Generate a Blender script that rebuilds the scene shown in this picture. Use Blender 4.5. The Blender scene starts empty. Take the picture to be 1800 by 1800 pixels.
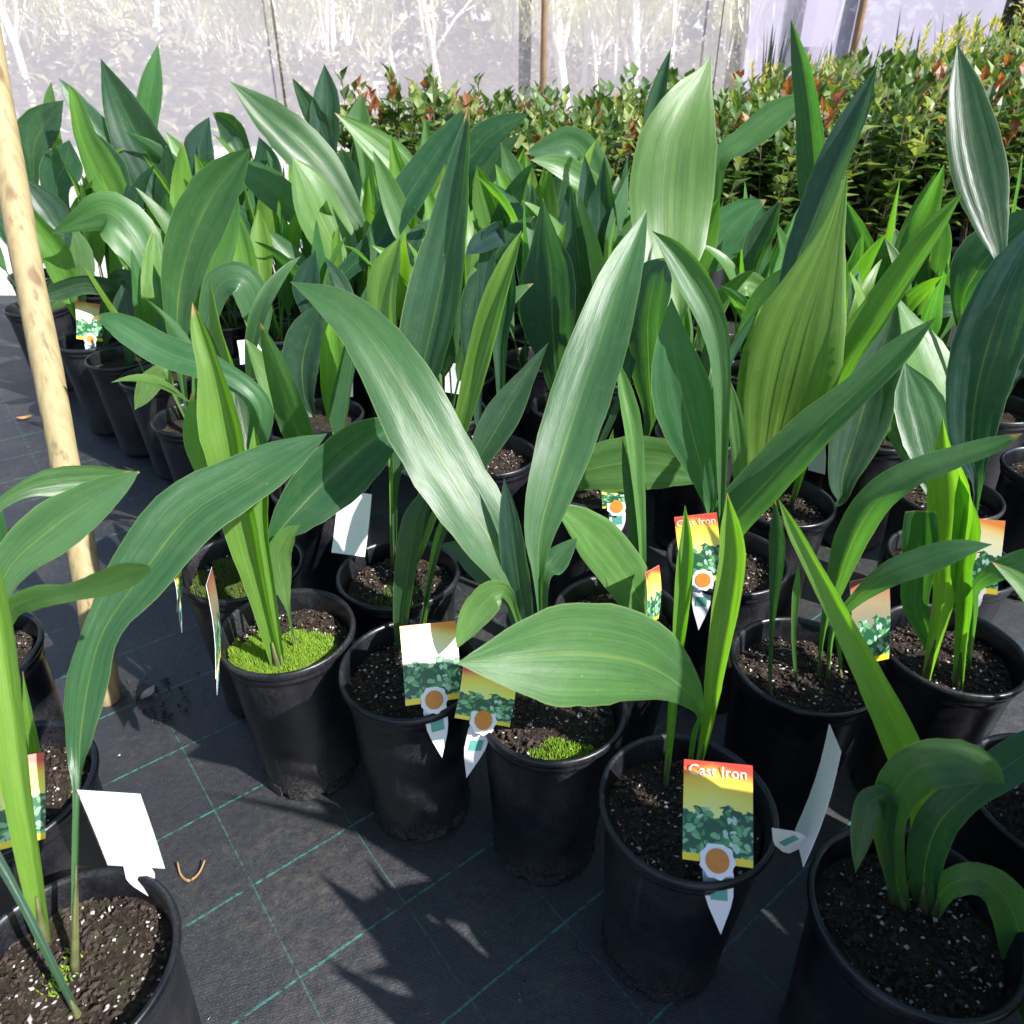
import bpy, bmesh, math, random
from mathutils import Vector, Matrix, noise
R = random.Random(7)
scene = bpy.context.scene
rad = math.radians

# ------------------------------------------------------------------ camera, sky, sun, exposure
CAM_H = 1.06
PITCH = rad(31.5)
FPX = 1300.0                      # focal length in pixels of the 1800 px wide photograph
cam_d = bpy.data.cameras.new('camera')
cam_d.sensor_fit = 'HORIZONTAL'
cam_d.sensor_width = 36.0
cam_d.lens = 36.0 * FPX / 1800.0
cam_d.clip_start = 0.01
cam_d.clip_end = 500
cam_d.dof.use_dof = True          # a phone lens: the far shrubs and trees are slightly soft
cam_d.dof.focus_distance = 1.2
cam_d.dof.aperture_fstop = 9.0
cam = bpy.data.objects.new('camera', cam_d)
cam.location = (0, 0, CAM_H)
cam.rotation_euler = (math.pi / 2 - PITCH, 0, 0)
scene.collection.objects.link(cam)
scene.camera = cam

SUN_EL = rad(41)
SUN_AZ = Vector((0.83, -0.56, 0)).normalized()
SUN_V = Vector((SUN_AZ.x * math.cos(SUN_EL), SUN_AZ.y * math.cos(SUN_EL), math.sin(SUN_EL)))
world = bpy.data.worlds.new('World')
scene.world = world
world.use_nodes = True
wn = world.node_tree
wn.nodes.clear()
sky = wn.nodes.new('ShaderNodeTexSky')
sky.sky_type = 'NISHITA'
sky.sun_disc = False
sky.ozone_density = 3.0
sky.sun_elevation = SUN_EL
sky.sun_rotation = math.atan2(SUN_AZ.x, SUN_AZ.y)
bg = wn.nodes.new('ShaderNodeBackground')
bg.inputs['Strength'].default_value = 0.10
wo = wn.nodes.new('ShaderNodeOutputWorld')
wn.links.new(sky.outputs[0], bg.inputs[0])
wn.links.new(bg.outputs[0], wo.inputs[0])
sun_d = bpy.data.lights.new('sun', 'SUN')
sun_d.energy = 5.0
sun_d.angle = rad(0.5)
sun_d.color = (1.0, 0.975, 0.94)
sun = bpy.data.objects.new('sun', sun_d)
sun.rotation_euler = SUN_V.to_track_quat('Z', 'Y').to_euler()
sun.location = (4, -3, 5)
scene.collection.objects.link(sun)
scene.view_settings.view_transform = 'Standard'
scene.view_settings.look = 'None'
scene.view_settings.gamma = 1
scene.view_settings.use_curve_mapping = False
scene.view_settings.exposure = 1.02
scene.cycles.max_bounces = 6
scene.cycles.transparent_max_bounces = 12

# ------------------------------------------------------------------ helpers
SP, CP = math.sin(PITCH), math.cos(PITCH)


def ray(px, py):
    x = (px - 900) / FPX
    y = (py - 900) / FPX
    return Vector((x, CP - y * SP, -(SP + y * CP)))


def at_z(px, py, z):
    r = ray(px, py)
    return Vector((0, 0, CAM_H)) + r * ((z - CAM_H) / r.z)


def at_y(px, py, y):
    r = ray(px, py)
    return Vector((0, 0, CAM_H)) + r * (y / r.y)


def depth(p):
    return p.y * CP - (p.z - CAM_H) * SP


def mesh(name, verts, faces, mats, smooth=True, midx=None, uvs=None):
    me = bpy.data.meshes.new(name)
    me.from_pydata([tuple(v) for v in verts], [], faces)
    for m in (mats if isinstance(mats, (list, tuple)) else [mats]):
        me.materials.append(m)
    if midx:
        me.polygons.foreach_set('material_index', midx)
    me.polygons.foreach_set('use_smooth', [smooth] * len(me.polygons))
    if uvs:
        lay = me.uv_layers.new(name='UVMap')
        flat = []
        for l in me.loops:
            flat += uvs[l.vertex_index]
        lay.data.foreach_set('uv', flat)
    me.update()
    return me


def link(name, me, parent=None, loc=(0, 0, 0), rot=(0, 0, 0), kind=None):
    o = bpy.data.objects.new(name, me)
    scene.collection.objects.link(o)
    o.parent = parent
    o.location = loc
    o.rotation_euler = rot
    if kind:
        o['kind'] = kind
    return o


def tag(o, label=None, cat=None, group=None, kind=None):
    if label:
        o['label'] = label
    if cat:
        o['category'] = cat
    if group:
        o['group'] = group
    if kind:
        o['kind'] = kind
    return o


def lathe(profile, n, cap_start=False, cap_end=False):
    V, Fc = [], []
    for r, z in profile:
        for k in range(n):
            a = 2 * math.pi * k / n
            V.append((r * math.cos(a), r * math.sin(a), z))
    for i in range(len(profile) - 1):
        for k in range(n):
            a, b = i * n + k, i * n + (k + 1) % n
            Fc.append((a, b, b + n, a + n))
    if cap_start:
        Fc.append(tuple(range(n))[::-1])
    if cap_end:
        o = (len(profile) - 1) * n
        Fc.append(tuple(range(o, o + n)))
    return V, Fc


def tube(pts, radii, n=7):
    V, Fc = [], []
    pts = [Vector(p) for p in pts]
    for i, p in enumerate(pts):
        t = (pts[min(i + 1, len(pts) - 1)] - pts[max(i - 1, 0)]).normalized()
        ref = Vector((1, 0, 0)) if abs(t.x) < 0.9 else Vector((0, 1, 0))
        a = t.cross(ref).normalized()
        b = t.cross(a)
        for k in range(n):
            an = 2 * math.pi * k / n
            V.append(p + (a * math.cos(an) + b * math.sin(an)) * radii[i])
    for i in range(len(pts) - 1):
        for k in range(n):
            a, b = i * n + k, i * n + (k + 1) % n
            Fc.append((a, b, b + n, a + n))
    Fc.append(tuple(range(n))[::-1])
    Fc.append(tuple(range((len(pts) - 1) * n, len(pts) * n)))
    return V, Fc


def box(cx, cy, cz, sx, sy, sz):
    V = [(cx + dx * sx / 2, cy + dy * sy / 2, cz + dz * sz / 2) for dz in (-1, 1) for dy in (-1, 1) for dx in (-1, 1)]
    Fc = [(0, 2, 3, 1), (4, 5, 7, 6), (0, 1, 5, 4), (2, 6, 7, 3), (0, 4, 6, 2), (1, 3, 7, 5)]
    return V, Fc


class MB:
    def __init__(s):
        s.V, s.F, s.I = [], [], []

    def add(s, V, Fc, mi=0):
        o = len(s.V)
        s.V += [tuple(v) for v in V]
        s.F += [tuple(i + o for i in f) for f in Fc]
        s.I += [mi] * len(Fc)

    def mesh(s, name, mats, smooth=True):
        return mesh(name, s.V, s.F, mats, smooth, s.I)


# ------------------------------------------------------------------ materials
class NT:
    def __init__(s, name):
        s.m = bpy.data.materials.new(name)
        s.m.use_nodes = True
        s.t = s.m.node_tree
        s.t.nodes.clear()
        s.out = s.t.nodes.new('ShaderNodeOutputMaterial')

    def n(s, typ, **kw):
        nd = s.t.nodes.new(typ)
        ins = kw.pop('ins', {})
        for k, v in kw.items():
            setattr(nd, k, v)
        for k, v in ins.items():
            sock = nd.inputs[k]
            if hasattr(v, 'is_output') or isinstance(v, bpy.types.NodeSocket):
                s.t.links.new(v, sock)
            else:
                sock.default_value = v
        return nd

    def math(s, op, a, b=0.0, c=0.0, clamp=False):
        nd = s.n('ShaderNodeMath', operation=op, use_clamp=clamp)
        for i, v in enumerate((a, b, c)):
            if isinstance(v, bpy.types.NodeSocket):
                s.t.links.new(v, nd.inputs[i])
            else:
                nd.inputs[i].default_value = v
        return nd.outputs[0]

    def mix(s, fac, a, b, blend='MIX'):
        nd = s.n('ShaderNodeMix', data_type='RGBA', blend_type=blend)
        for k, v in ((0, fac), (6, a), (7, b)):
            if isinstance(v, bpy.types.NodeSocket):
                s.t.links.new(v, nd.inputs[k])
            else:
                nd.inputs[k].default_value = v if k == 0 else (tuple(v) + (1,))[:4]
        return nd.outputs[2]

    def ramp(s, fac, stops, interp='LINEAR'):
        nd = s.n('ShaderNodeValToRGB')
        nd.color_ramp.interpolation = interp
        el = nd.color_ramp.elements
        while len(el) < len(stops):
            el.new(0.5)
        for e, (p, c) in zip(el, stops):
            e.position = p
            e.color = (tuple(c) + (1,))[:4] if not isinstance(c, (int, float)) else (c, c, c, 1)
        s.t.links.new(fac, nd.inputs[0])
        return nd.outputs[0]

    def noise(s, vec, scale, detail=4, rough=0.55):
        return s.n('ShaderNodeTexNoise', ins={'Vector': vec, 'Scale': scale, 'Detail': detail, 'Roughness': rough}).outputs[0]

    def bump(s, h, strength, dist, normal=None):
        ins = {'Height': h, 'Strength': strength, 'Distance': dist}
        if normal is not None:
            ins['Normal'] = normal
        return s.n('ShaderNodeBump', ins=ins).outputs[0]

    def done(s, shader):
        s.t.links.new(shader, s.out.inputs[0])
        return s.m


def simple(name, col, rough=0.6, var=0.25, scale=20, bump=0.0, spec=0.5, metal=0.0):
    k = NT(name)
    co = k.n('ShaderNodeTexCoord').outputs['Object']
    nz = k.noise(co, scale)
    c = k.mix(nz, [x * (1 - var) for x in col], [min(1, x * (1 + var)) for x in col])
    p = k.n('ShaderNodeBsdfPrincipled', ins={'Base Color': c, 'Roughness': rough, 'Specular IOR Level': spec, 'Metallic': metal})
    if bump:
        k.t.links.new(k.bump(nz, bump, 0.01), p.inputs['Normal'])
    return k.done(p.outputs[0])


def leaf_material():
    k = NT('aspidistra_leaf')
    uv = k.n('ShaderNodeUVMap', uv_map='UVMap').outputs[0]
    sx = k.n('ShaderNodeSeparateXYZ', ins={0: uv})
    u, v = sx.outputs[0], sx.outputs[1]
    oi = k.n('ShaderNodeObjectInfo')
    base, rnd = oi.outputs['Color'], oi.outputs['Random']
    off = k.n('ShaderNodeCombineXYZ', ins={0: k.math('MULTIPLY', u, 40.0), 1: k.math('MULTIPLY', v, 2.2), 2: k.math('MULTIPLY', rnd, 60.0)}).outputs[0]
    stripes = k.noise(off, 1.0, 3, 0.6)
    off2 = k.n('ShaderNodeCombineXYZ', ins={0: k.math('MULTIPLY', u, 3.0), 1: k.math('MULTIPLY', v, 5.0), 2: k.math('MULTIPLY', rnd, 90.0)}).outputs[0]
    blot = k.noise(off2, 1.0, 4, 0.6)
    veins = k.math('SINE', k.math('MULTIPLY', u, 150.0))
    stf = k.ramp(stripes, [(0.33, 0.0), (0.68, 1.0)])
    c1 = k.mix(stf, (0.84, 0.85, 0.84), (1.13, 1.12, 1.06))
    col = k.mix(1.0, base, c1, 'MULTIPLY')
    c2 = k.mix(k.ramp(blot, [(0.3, 0.0), (0.75, 1.0)]), (0.82, 0.84, 0.86), (1.16, 1.14, 1.0))
    col = k.mix(1.0, col, c2, 'MULTIPLY')
    # pale midrib that fades out towards the tip
    d = k.math('ABSOLUTE', k.math('SUBTRACT', u, 0.5))
    rib = k.math('SUBTRACT', 1.0, k.math('DIVIDE', d, 0.027), clamp=True)
    rib = k.math('MULTIPLY', rib, k.math('SUBTRACT', 1.05, v, clamp=True))
    rib = k.math('MULTIPLY', rib, k.ramp(blot, [(0.25, 0.2), (0.7, 0.9)]))
    col = k.mix(rib, col, (0.30, 0.36, 0.075))
    col = k.mix(k.math('MULTIPLY', k.math('GREATER_THAN', d, 0.488), 0.5), col, (0.22, 0.28, 0.10))
    oc = k.n('ShaderNodeTexCoord').outputs['Object']
    du = k.math('MULTIPLY', k.ramp(k.noise(oc, 38, 5, 0.7), [(0.5, 0.0), (0.78, 1.0)]), k.ramp(k.noise(oc, 420, 2, 0.6), [(0.4, 0.2), (0.65, 1.0)]))
    col = k.mix(k.math('MULTIPLY', du, 0.20), col, (0.26, 0.27, 0.22))
    # small pale scars and dry speckles
    vor = k.n('ShaderNodeTexVoronoi', ins={'Vector': k.n('ShaderNodeCombineXYZ', ins={0: k.math('MULTIPLY', u, 9.0), 1: k.math('MULTIPLY', v, 30.0), 2: k.math('MULTIPLY', rnd, 40.0)}).outputs[0], 'Scale': 1.0}).outputs[0]
    sp = k.ramp(vor, [(0.03, 1.0), (0.09, 0.0)])
    sp = k.math('MULTIPLY', sp, k.ramp(blot, [(0.55, 0.0), (0.62, 0.8)]))
    col = k.mix(sp, col, (0.36, 0.33, 0.14))
    # dry brown tip on some leaves
    tipw = k.math('MULTIPLY', k.math('SUBTRACT', rnd, 0.55, clamp=True), 0.08)
    tip = k.math('GREATER_THAN', k.math('ADD', v, k.math('MULTIPLY', k.math('SUBTRACT', stripes, 0.5), 0.05)), k.math('SUBTRACT', 1.005, tipw))
    col = k.mix(tip, col, (0.33, 0.22, 0.10))
    h = k.math('ADD', k.math('MULTIPLY', stripes, 1.6), k.math('MULTIPLY', veins, 0.12))
    off3 = k.n('ShaderNodeCombineXYZ', ins={0: k.math('MULTIPLY', u, 4.5), 1: k.math('MULTIPLY', v, 9.0), 2: k.math('MULTIPLY', rnd, 70.0)}).outputs[0]
    lump = k.noise(off3, 1.0, 3, 0.55)
    nrm = k.bump(h, 0.075, 0.0022, k.bump(lump, 0.20, 0.006))
    ro = k.ramp(blot, [(0.2, 0.34), (0.8, 0.50)])
    p = k.n('ShaderNodeBsdfPrincipled', ins={'Base Color': col, 'Roughness': ro, 'Specular IOR Level': 0.52, 'Normal': nrm})
    tcol = k.mix(1.0, col, (2.3, 2.9, 0.6), 'MULTIPLY')
    tr = k.n('ShaderNodeBsdfTranslucent', ins={'Color': tcol, 'Normal': nrm})
    mx = k.n('ShaderNodeMixShader', ins={0: 0.40, 1: p.outputs[0], 2: tr.outputs[0]})
    return k.done(mx.outputs[0])


M = {}
M['leaf'] = leaf_material()


def foliage(name, a, b, trans=0.3, rough=0.45, scale=3.0):
    k = NT(name)
    g = k.n('ShaderNodeNewGeometry').outputs['Random Per Island']
    oi = k.n('ShaderNodeObjectInfo').outputs['Random']
    co = k.n('ShaderNodeTexCoord').outputs['Object']
    nz = k.noise(co, scale, 2)
    f = k.math('ADD', k.math('MULTIPLY', g, 0.65), k.math('MULTIPLY', nz, 0.35))
    c = k.mix(f, a, b)
    c = k.mix(k.math('MULTIPLY', oi, 0.35), c, [x * 0.6 for x in a])
    p = k.n('ShaderNodeBsdfPrincipled', ins={'Base Color': c, 'Roughness': rough, 'Specular IOR Level': 0.5})
    t = k.n('ShaderNodeBsdfTranslucent', ins={'Color': k.mix(1.0, c, (2.0, 1.9, 0.8), 'MULTIPLY')})
    mx = k.n('ShaderNodeMixShader', ins={0: trans, 1: p.outputs[0], 2: t.outputs[0]})
    return k.done(mx.outputs[0])


M['shrub_green'] = foliage('shrub_green_leaf', (0.035, 0.085, 0.022), (0.13, 0.22, 0.05))
M['shrub_light'] = foliage('shrub_light_leaf', (0.15, 0.25, 0.07), (0.34, 0.38, 0.14))
M['shrub_orange'] = foliage('shrub_new_growth', (0.24, 0.06, 0.03), (0.40, 0.19, 0.07))
M['feather'] = foliage('feathery_leaf', (0.10, 0.19, 0.05), (0.30, 0.36, 0.13))
M['yellow_tip'] = foliage('yellow_new_leaf', (0.42, 0.42, 0.06), (0.62, 0.58, 0.12))
M['spike'] = foliage('spiky_blade', (0.02, 0.05, 0.03), (0.06, 0.11, 0.05), trans=0.1)
M['gum'] = foliage('gum_leaf', (0.24, 0.28, 0.08), (0.62, 0.60, 0.22), trans=0.25)
M['scrub'] = foliage('scrub_leaf', (0.06, 0.055, 0.05), (0.30, 0.27, 0.15), trans=0.2)
M['moss'] = foliage('moss', (0.14, 0.30, 0.02), (0.48, 0.62, 0.08), trans=0.35, rough=0.8, scale=40)
M['moss_dark'] = foliage('dark_moss', (0.07, 0.13, 0.02), (0.20, 0.27, 0.05), trans=0.3, rough=0.8, scale=40)


def pot_material():
    k = NT('black_pot_plastic')
    co = k.n('ShaderNodeTexCoord').outputs['Object']
    rn = k.n('ShaderNodeObjectInfo').outputs['Random']
    sh = k.n('ShaderNodeVectorMath', operation='ADD', ins={0: co, 1: k.n('ShaderNodeCombineXYZ', ins={0: k.math('MULTIPLY', rn, 30.0)}).outputs[0]}).outputs[0]
    n1 = k.noise(sh, 7, 6, 0.65)
    n2 = k.noise(sh, 260, 3, 0.7)
    # vertical scuffs
    st = k.n('ShaderNodeMapping', ins={'Vector': sh, 'Scale': (60, 60, 3)}).outputs[0]
    n3 = k.noise(st, 1.0, 3, 0.6)
    dust = k.math('MULTIPLY', k.ramp(n1, [(0.42, 0.0), (0.75, 1.0)]), k.ramp(n2, [(0.35, 0.15), (0.7, 1.0)]))
    dust = k.math('ADD', dust, k.math('MULTIPLY', k.ramp(n3, [(0.62, 0.0), (0.8, 1.0)]), 0.25), clamp=True)
    z = k.n('ShaderNodeSeparateXYZ', ins={0: co}).outputs[2]
    splash = k.math('MULTIPLY', k.ramp(z, [(0.0, 1.0), (0.09, 0.0)]), k.ramp(n2, [(0.45, 0.0), (0.62, 1.0)]))
    col = k.mix(k.math('MULTIPLY', dust, 0.85), (0.004, 0.0045, 0.008), (0.066, 0.063, 0.064))
    col = k.mix(k.math('MULTIPLY', splash, 0.55), col, (0.12, 0.105, 0.09))
    ro = k.math('ADD', 0.30, k.math('MULTIPLY', dust, 0.4))
    nb = k.bump(n2, 0.12, 0.001)
    p = k.n('ShaderNodeBsdfPrincipled', ins={'Base Color': col, 'Roughness': ro, 'Specular IOR Level': 0.5, 'Normal': nb})
    return k.done(p.outputs[0])


M['pot'] = pot_material()


def soil_material():
    k = NT('potting_mix')
    co = k.n('ShaderNodeTexCoord').outputs['Object']
    rn = k.n('ShaderNodeObjectInfo').outputs['Random']
    sh = k.n('ShaderNodeVectorMath', operation='ADD', ins={0: co, 1: k.n('ShaderNodeCombineXYZ', ins={0: k.math('MULTIPLY', rn, 9.0)}).outputs[0]}).outputs[0]
    n1 = k.noise(sh, 180, 5, 0.7)
    n2 = k.noise(sh, 26, 4, 0.6)
    c = k.ramp(n1, [(0.3, (0.010, 0.007, 0.006)), (0.55, (0.035, 0.024, 0.018)), (0.75, (0.095, 0.066, 0.045))])
    c = k.mix(k.ramp(n2, [(0.5, 0.0), (0.75, 0.55)]), c, (0.06, 0.075, 0.025))
    p = k.n('ShaderNodeBsdfPrincipled', ins={'Base Color': c, 'Roughness': 0.95, 'Specular IOR Level': 0.2, 'Normal': k.bump(n1, 0.9, 0.006)})
    return k.done(p.outputs[0])


M['soil'] = soil_material()
M['bark'] = simple('bark_chip', (0.042, 0.027, 0.020), 0.9, 0.8, 60)
M['perlite'] = simple('perlite', (0.46, 0.42, 0.37), 0.9, 0.45, 90)
M['sheath'] = simple('papery_sheath', (0.10, 0.105, 0.035), 0.75, 0.75, 45)
M['stem_dry'] = simple('dry_stem', (0.34, 0.20, 0.12), 0.8, 0.3, 60)


def mat_ground():
    k = NT('woven_weed_mat')
    co = k.n('ShaderNodeTexCoord').outputs['Object']
    rot = k.n('ShaderNodeMapping', ins={'Vector': co, 'Rotation': (0, 0, rad(-38.2))}).outputs[0]
    sx = k.n('ShaderNodeSeparateXYZ', ins={0: rot})
    a, b = sx.outputs[0], sx.outputs[1]
    n1 = k.noise(co, 5.5, 6, 0.65)
    n2 = k.noise(co, 70, 4, 0.7)
    n3 = k.noise(co, 1.6, 4, 0.6)
    # weave ribs, about 2.4 mm
    wa = k.math('SINE', k.math('MULTIPLY', a, 2600.0))
    wb = k.math('SINE', k.math('MULTIPLY', b, 2600.0))
    weave = k.math('MULTIPLY', wa, wb)
    wig = k.math('MULTIPLY', k.math('SUBTRACT', n1, 0.5), 0.004)

    def line(coord, offset, width):
        t = k.math('ADD', k.math('DIVIDE', k.math('ADD', k.math('SUBTRACT', coord, offset), wig), 0.1655), 0.5)
        fr = k.math('ABSOLUTE', k.math('SUBTRACT', k.math('FRACT', t), 0.5))
        return k.math('LESS_THAN', fr, width / 0.1655)
    # lines that run along 38 degrees are numbered by b, the others by a
    la = line(b, 0.589, 0.0017)
    lb = line(a, 0.0985, 0.0011)
    worn = k.ramp(n2, [(0.40, 0.05), (0.56, 1.0)])
    col = k.mix(n2, (0.007, 0.008, 0.013), (0.023, 0.024, 0.032))
    col = k.mix(k.math('MULTIPLY', k.math('ADD', weave, 1.0), 0.22), col, (0.004, 0.004, 0.006))
    dust = k.ramp(n1, [(0.45, 0.0), (0.72, 1.0)])
    dust = k.math('MULTIPLY', dust, k.ramp(n2, [(0.38, 0.1), (0.66, 1.0)]))
    fine = k.noise(co, 520, 2, 0.6)
    col = k.mix(k.ramp(fine, [(0.54, 0.0), (0.74, 0.7)]), col, (0.10, 0.095, 0.095))
    col = k.mix(k.math('MULTIPLY', dust, 0.55), col, (0.105, 0.088, 0.062))
    alg = k.math('MULTIPLY', k.ramp(n3, [(0.48, 0.0), (0.68, 1.0)]), k.ramp(n2, [(0.46, 0.0), (0.7, 1.0)]))
    col = k.mix(k.math('MULTIPLY', alg, 0.5), col, (0.085, 0.095, 0.03))
    col = k.mix(k.math('MULTIPLY', lb, k.math('MULTIPLY', worn, 0.55)), col, (0.03, 0.16, 0.12))
    col = k.mix(k.math('MULTIPLY', la, k.math('MULTIPLY', worn, 0.75)), col, (0.03, 0.24, 0.18))
    h = k.math('ADD', k.math('MULTIPLY', weave, 0.35), k.math('MULTIPLY', n2, 0.7))
    nb = k.bump(h, 0.4, 0.002, k.bump(n1, 0.35, 0.02))
    ro = k.math('SUBTRACT', 0.56, k.math('MULTIPLY', n1, 0.2))
    p = k.n('ShaderNodeBsdfPrincipled', ins={'Base Color': col, 'Roughness': ro, 'Specular IOR Level': 1.0, 'Normal': nb})
    return k.done(p.outputs[0])


M['mat'] = mat_ground()


def mat_gravel():
    k = NT('pale_gravel')
    co = k.n('ShaderNodeTexCoord').outputs['Object']
    n1 = k.noise(co, 30, 5, 0.7)
    n2 = k.noise(co, 0.35, 4, 0.6)
    c = k.ramp(n1, [(0.3, (0.38, 0.35, 0.31)), (0.7, (0.68, 0.64, 0.58))])
    c = k.mix(k.ramp(n2, [(0.52, 0.0), (0.7, 0.75)]), c, (0.22, 0.23, 0.12))
    p = k.n('ShaderNodeBsdfPrincipled', ins={'Base Color': c, 'Roughness': 0.95, 'Normal': k.bump(n1, 0.6, 0.02)})
    return k.done(p.outputs[0])


M['gravel'] = mat_gravel()


def mat_pole():
    k = NT('peeled_pine_pole')
    co = k.n('ShaderNodeTexCoord').outputs['Object']
    st = k.n('ShaderNodeMapping', ins={'Vector': co, 'Scale': (70, 70, 3.0)}).outputs[0]
    n1 = k.noise(st, 1.0, 5, 0.6)
    n2 = k.noise(co, 9, 4, 0.6)
    c = k.ramp(n1, [(0.3, (0.15, 0.10, 0.05)), (0.45, (0.32, 0.24, 0.12)), (0.8, (0.42, 0.33, 0.18))])
    c = k.mix(k.ramp(n2, [(0.48, 0.0), (0.75, 0.6)]), c, (0.24, 0.22, 0.10))
    kn = k.n('ShaderNodeTexVoronoi', ins={'Vector': k.n('ShaderNodeMapping', ins={'Vector': co, 'Scale': (14, 14, 5)}).outputs[0], 'Scale': 1.0}).outputs[0]
    c = k.mix(k.ramp(kn, [(0.10, 0.8), (0.17, 0.0)]), c, (0.12, 0.07, 0.03))
    p = k.n('ShaderNodeBsdfPrincipled', ins={'Base Color': c, 'Roughness': 0.7, 'Normal': k.bump(n1, 0.35, 0.004)})
    return k.done(p.outputs[0])


M['pole'] = mat_pole()
M['post'] = simple('weathered_post', (0.24, 0.15, 0.09), 0.85, 0.35, 12, 0.3)
M['trunk_pale'] = simple('pale_gum_bark', (0.66, 0.60, 0.52), 0.85, 0.3, 3, 0.2)
M['trunk_grey'] = simple('grey_bark', (0.40, 0.34, 0.28), 0.9, 0.35, 4, 0.2)
M['twig'] = simple('twig', (0.10, 0.065, 0.035), 0.9, 0.3, 30)
M['dead_leaf'] = simple('dead_leaf', (0.30, 0.17, 0.07), 0.8, 0.5, 30)


def mat_film(name, fac, tint, wr):
    k = NT(name)
    co = k.n('ShaderNodeTexCoord').outputs['Object']
    st = k.n('ShaderNodeMapping', ins={'Vector': co, 'Scale': (1.0, 1, 0.8)}).outputs[0]
    n1 = k.noise(st, 1.2, 4, 0.55)
    n2 = k.noise(co, 14, 4, 0.7)
    f = k.math('ADD', fac, k.math('MULTIPLY', k.math('SUBTRACT', n1, 0.5), wr), clamp=True)
    f = k.math('ADD', f, k.math('MULTIPLY', k.math('SUBTRACT', n2, 0.5), wr * 0.4), clamp=True)
    d = k.n('ShaderNodeBsdfDiffuse', ins={'Color': tuple(tint) + (1,)})
    t = k.n('ShaderNodeBsdfTranslucent', ins={'Color': tuple(tint) + (1,)})
    dt = k.n('ShaderNodeMixShader', ins={0: 0.12, 1: d.outputs[0], 2: t.outputs[0]})
    tp = k.n('ShaderNodeBsdfTransparent')
    mx = k.n('ShaderNodeMixShader', ins={0: f, 1: tp.outputs[0], 2: dt.outputs[0]})
    return k.done(mx.outputs[0])


M['film'] = mat_film('clear_plastic_sheet', 0.30, (0.96, 0.90, 0.97), 0.05)
M['film_milky'] = mat_film('milky_plastic_sheet', 0.80, (0.50, 0.46, 0.58), 0.25)


def mat_card(name, stops):
    k = NT(name)
    uv = k.n('ShaderNodeUVMap', uv_map='UVMap').outputs[0]
    sx = k.n('ShaderNodeSeparateXYZ', ins={0: uv})
    u, v = sx.outputs[0], sx.outputs[1]
    d = k.math('ADD', v, k.math('MULTIPLY', k.math('ABSOLUTE', k.math('SUBTRACT', u, 0.42)), 0.16))
    top = k.ramp(d, stops)
    sc = k.n('ShaderNodeMapping', ins={'Vector': uv, 'Scale': (1.0, 1.6, 1)}).outputs[0]
    wob = k.n('ShaderNodeTexNoise', ins={'Vector': sc, 'Scale': 5.0})
    sc2 = k.mix(0.12, sc, wob.outputs[1])
    lay = []
    for ang, off in ((35, 0.0), (-40, 3.1), (80, 7.7)):
        mp = k.n('ShaderNodeMapping', ins={'Vector': sc2, 'Location': (off, off * 0.7, 0), 'Rotation': (0, 0, rad(ang))}).outputs[0]
        mp = k.n('ShaderNodeMapping', ins={'Vector': mp, 'Scale': (4.6, 10.5, 1)}).outputs[0]
        vo = k.n('ShaderNodeTexVoronoi', ins={'Vector': mp, 'Scale': 1.15})
        dist, cell = vo.outputs[0], k.n('ShaderNodeSeparateColor', ins={0: vo.outputs[1]}).outputs[0]
        leafm = k.math('MULTIPLY', k.ramp(dist, [(0.36, 1.0), (0.46, 0.0)]), k.math('GREATER_THAN', cell, 0.35))
        lc = k.ramp(cell, [(0.35, (0.05, 0.20, 0.07)), (0.7, (0.17, 0.42, 0.18)), (1.0, (0.50, 0.70, 0.56))])
        lay.append((leafm, lc))
    g = k.mix(0.0, (0.025, 0.10, 0.05), (0, 0, 0))
    for leafm, lc in lay:
        g = k.mix(leafm, g, lc)
    edge = k.math('ADD', 0.52, k.math('MULTIPLY', k.math('SUBTRACT', wob.outputs[0], 0.5), 0.35))
    c = k.mix(k.math('LESS_THAN', v, edge), top, g)
    c = k.mix(k.math('LESS_THAN', v, 0.075), c, (0.86, 0.66, 0.04))
    p = k.n('ShaderNodeBsdfPrincipled', ins={'Base Color': c, 'Roughness': 0.35, 'Specular IOR Level': 0.5})
    return k.done(p.outputs[0])


def mat_card_back():
    k = NT('printed_tag_back')
    uv = k.n('ShaderNodeUVMap', uv_map='UVMap').outputs[0]
    sx = k.n('ShaderNodeSeparateXYZ', ins={0: uv})
    u, v = sx.outputs[0], sx.outputs[1]
    rows = k.math('GREATER_THAN', k.math('SINE', k.math('MULTIPLY', v, 150.0)), 0.35)
    wv = k.n('ShaderNodeCombineXYZ', ins={0: k.math('MULTIPLY', u, 60.0), 1: k.math('FLOOR', k.math('MULTIPLY', v, 24.0))}).outputs[0]
    words = k.math('GREATER_THAN', k.noise(wv, 1.0, 2), 0.5)
    area = k.math('MULTIPLY', k.math('LESS_THAN', v, 0.55), k.math('LESS_THAN', k.math('ABSOLUTE', k.math('SUBTRACT', u, 0.5)), 0.36))
    f = k.math('MULTIPLY', k.math('MULTIPLY', rows, words), k.math('MULTIPLY', area, 0.30))
    c = k.mix(f, (0.82, 0.82, 0.80), (0.2, 0.32, 0.28))
    p = k.n('ShaderNodeBsdfPrincipled', ins={'Base Color': c, 'Roughness': 0.4})
    return k.done(p.outputs[0])


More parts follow.
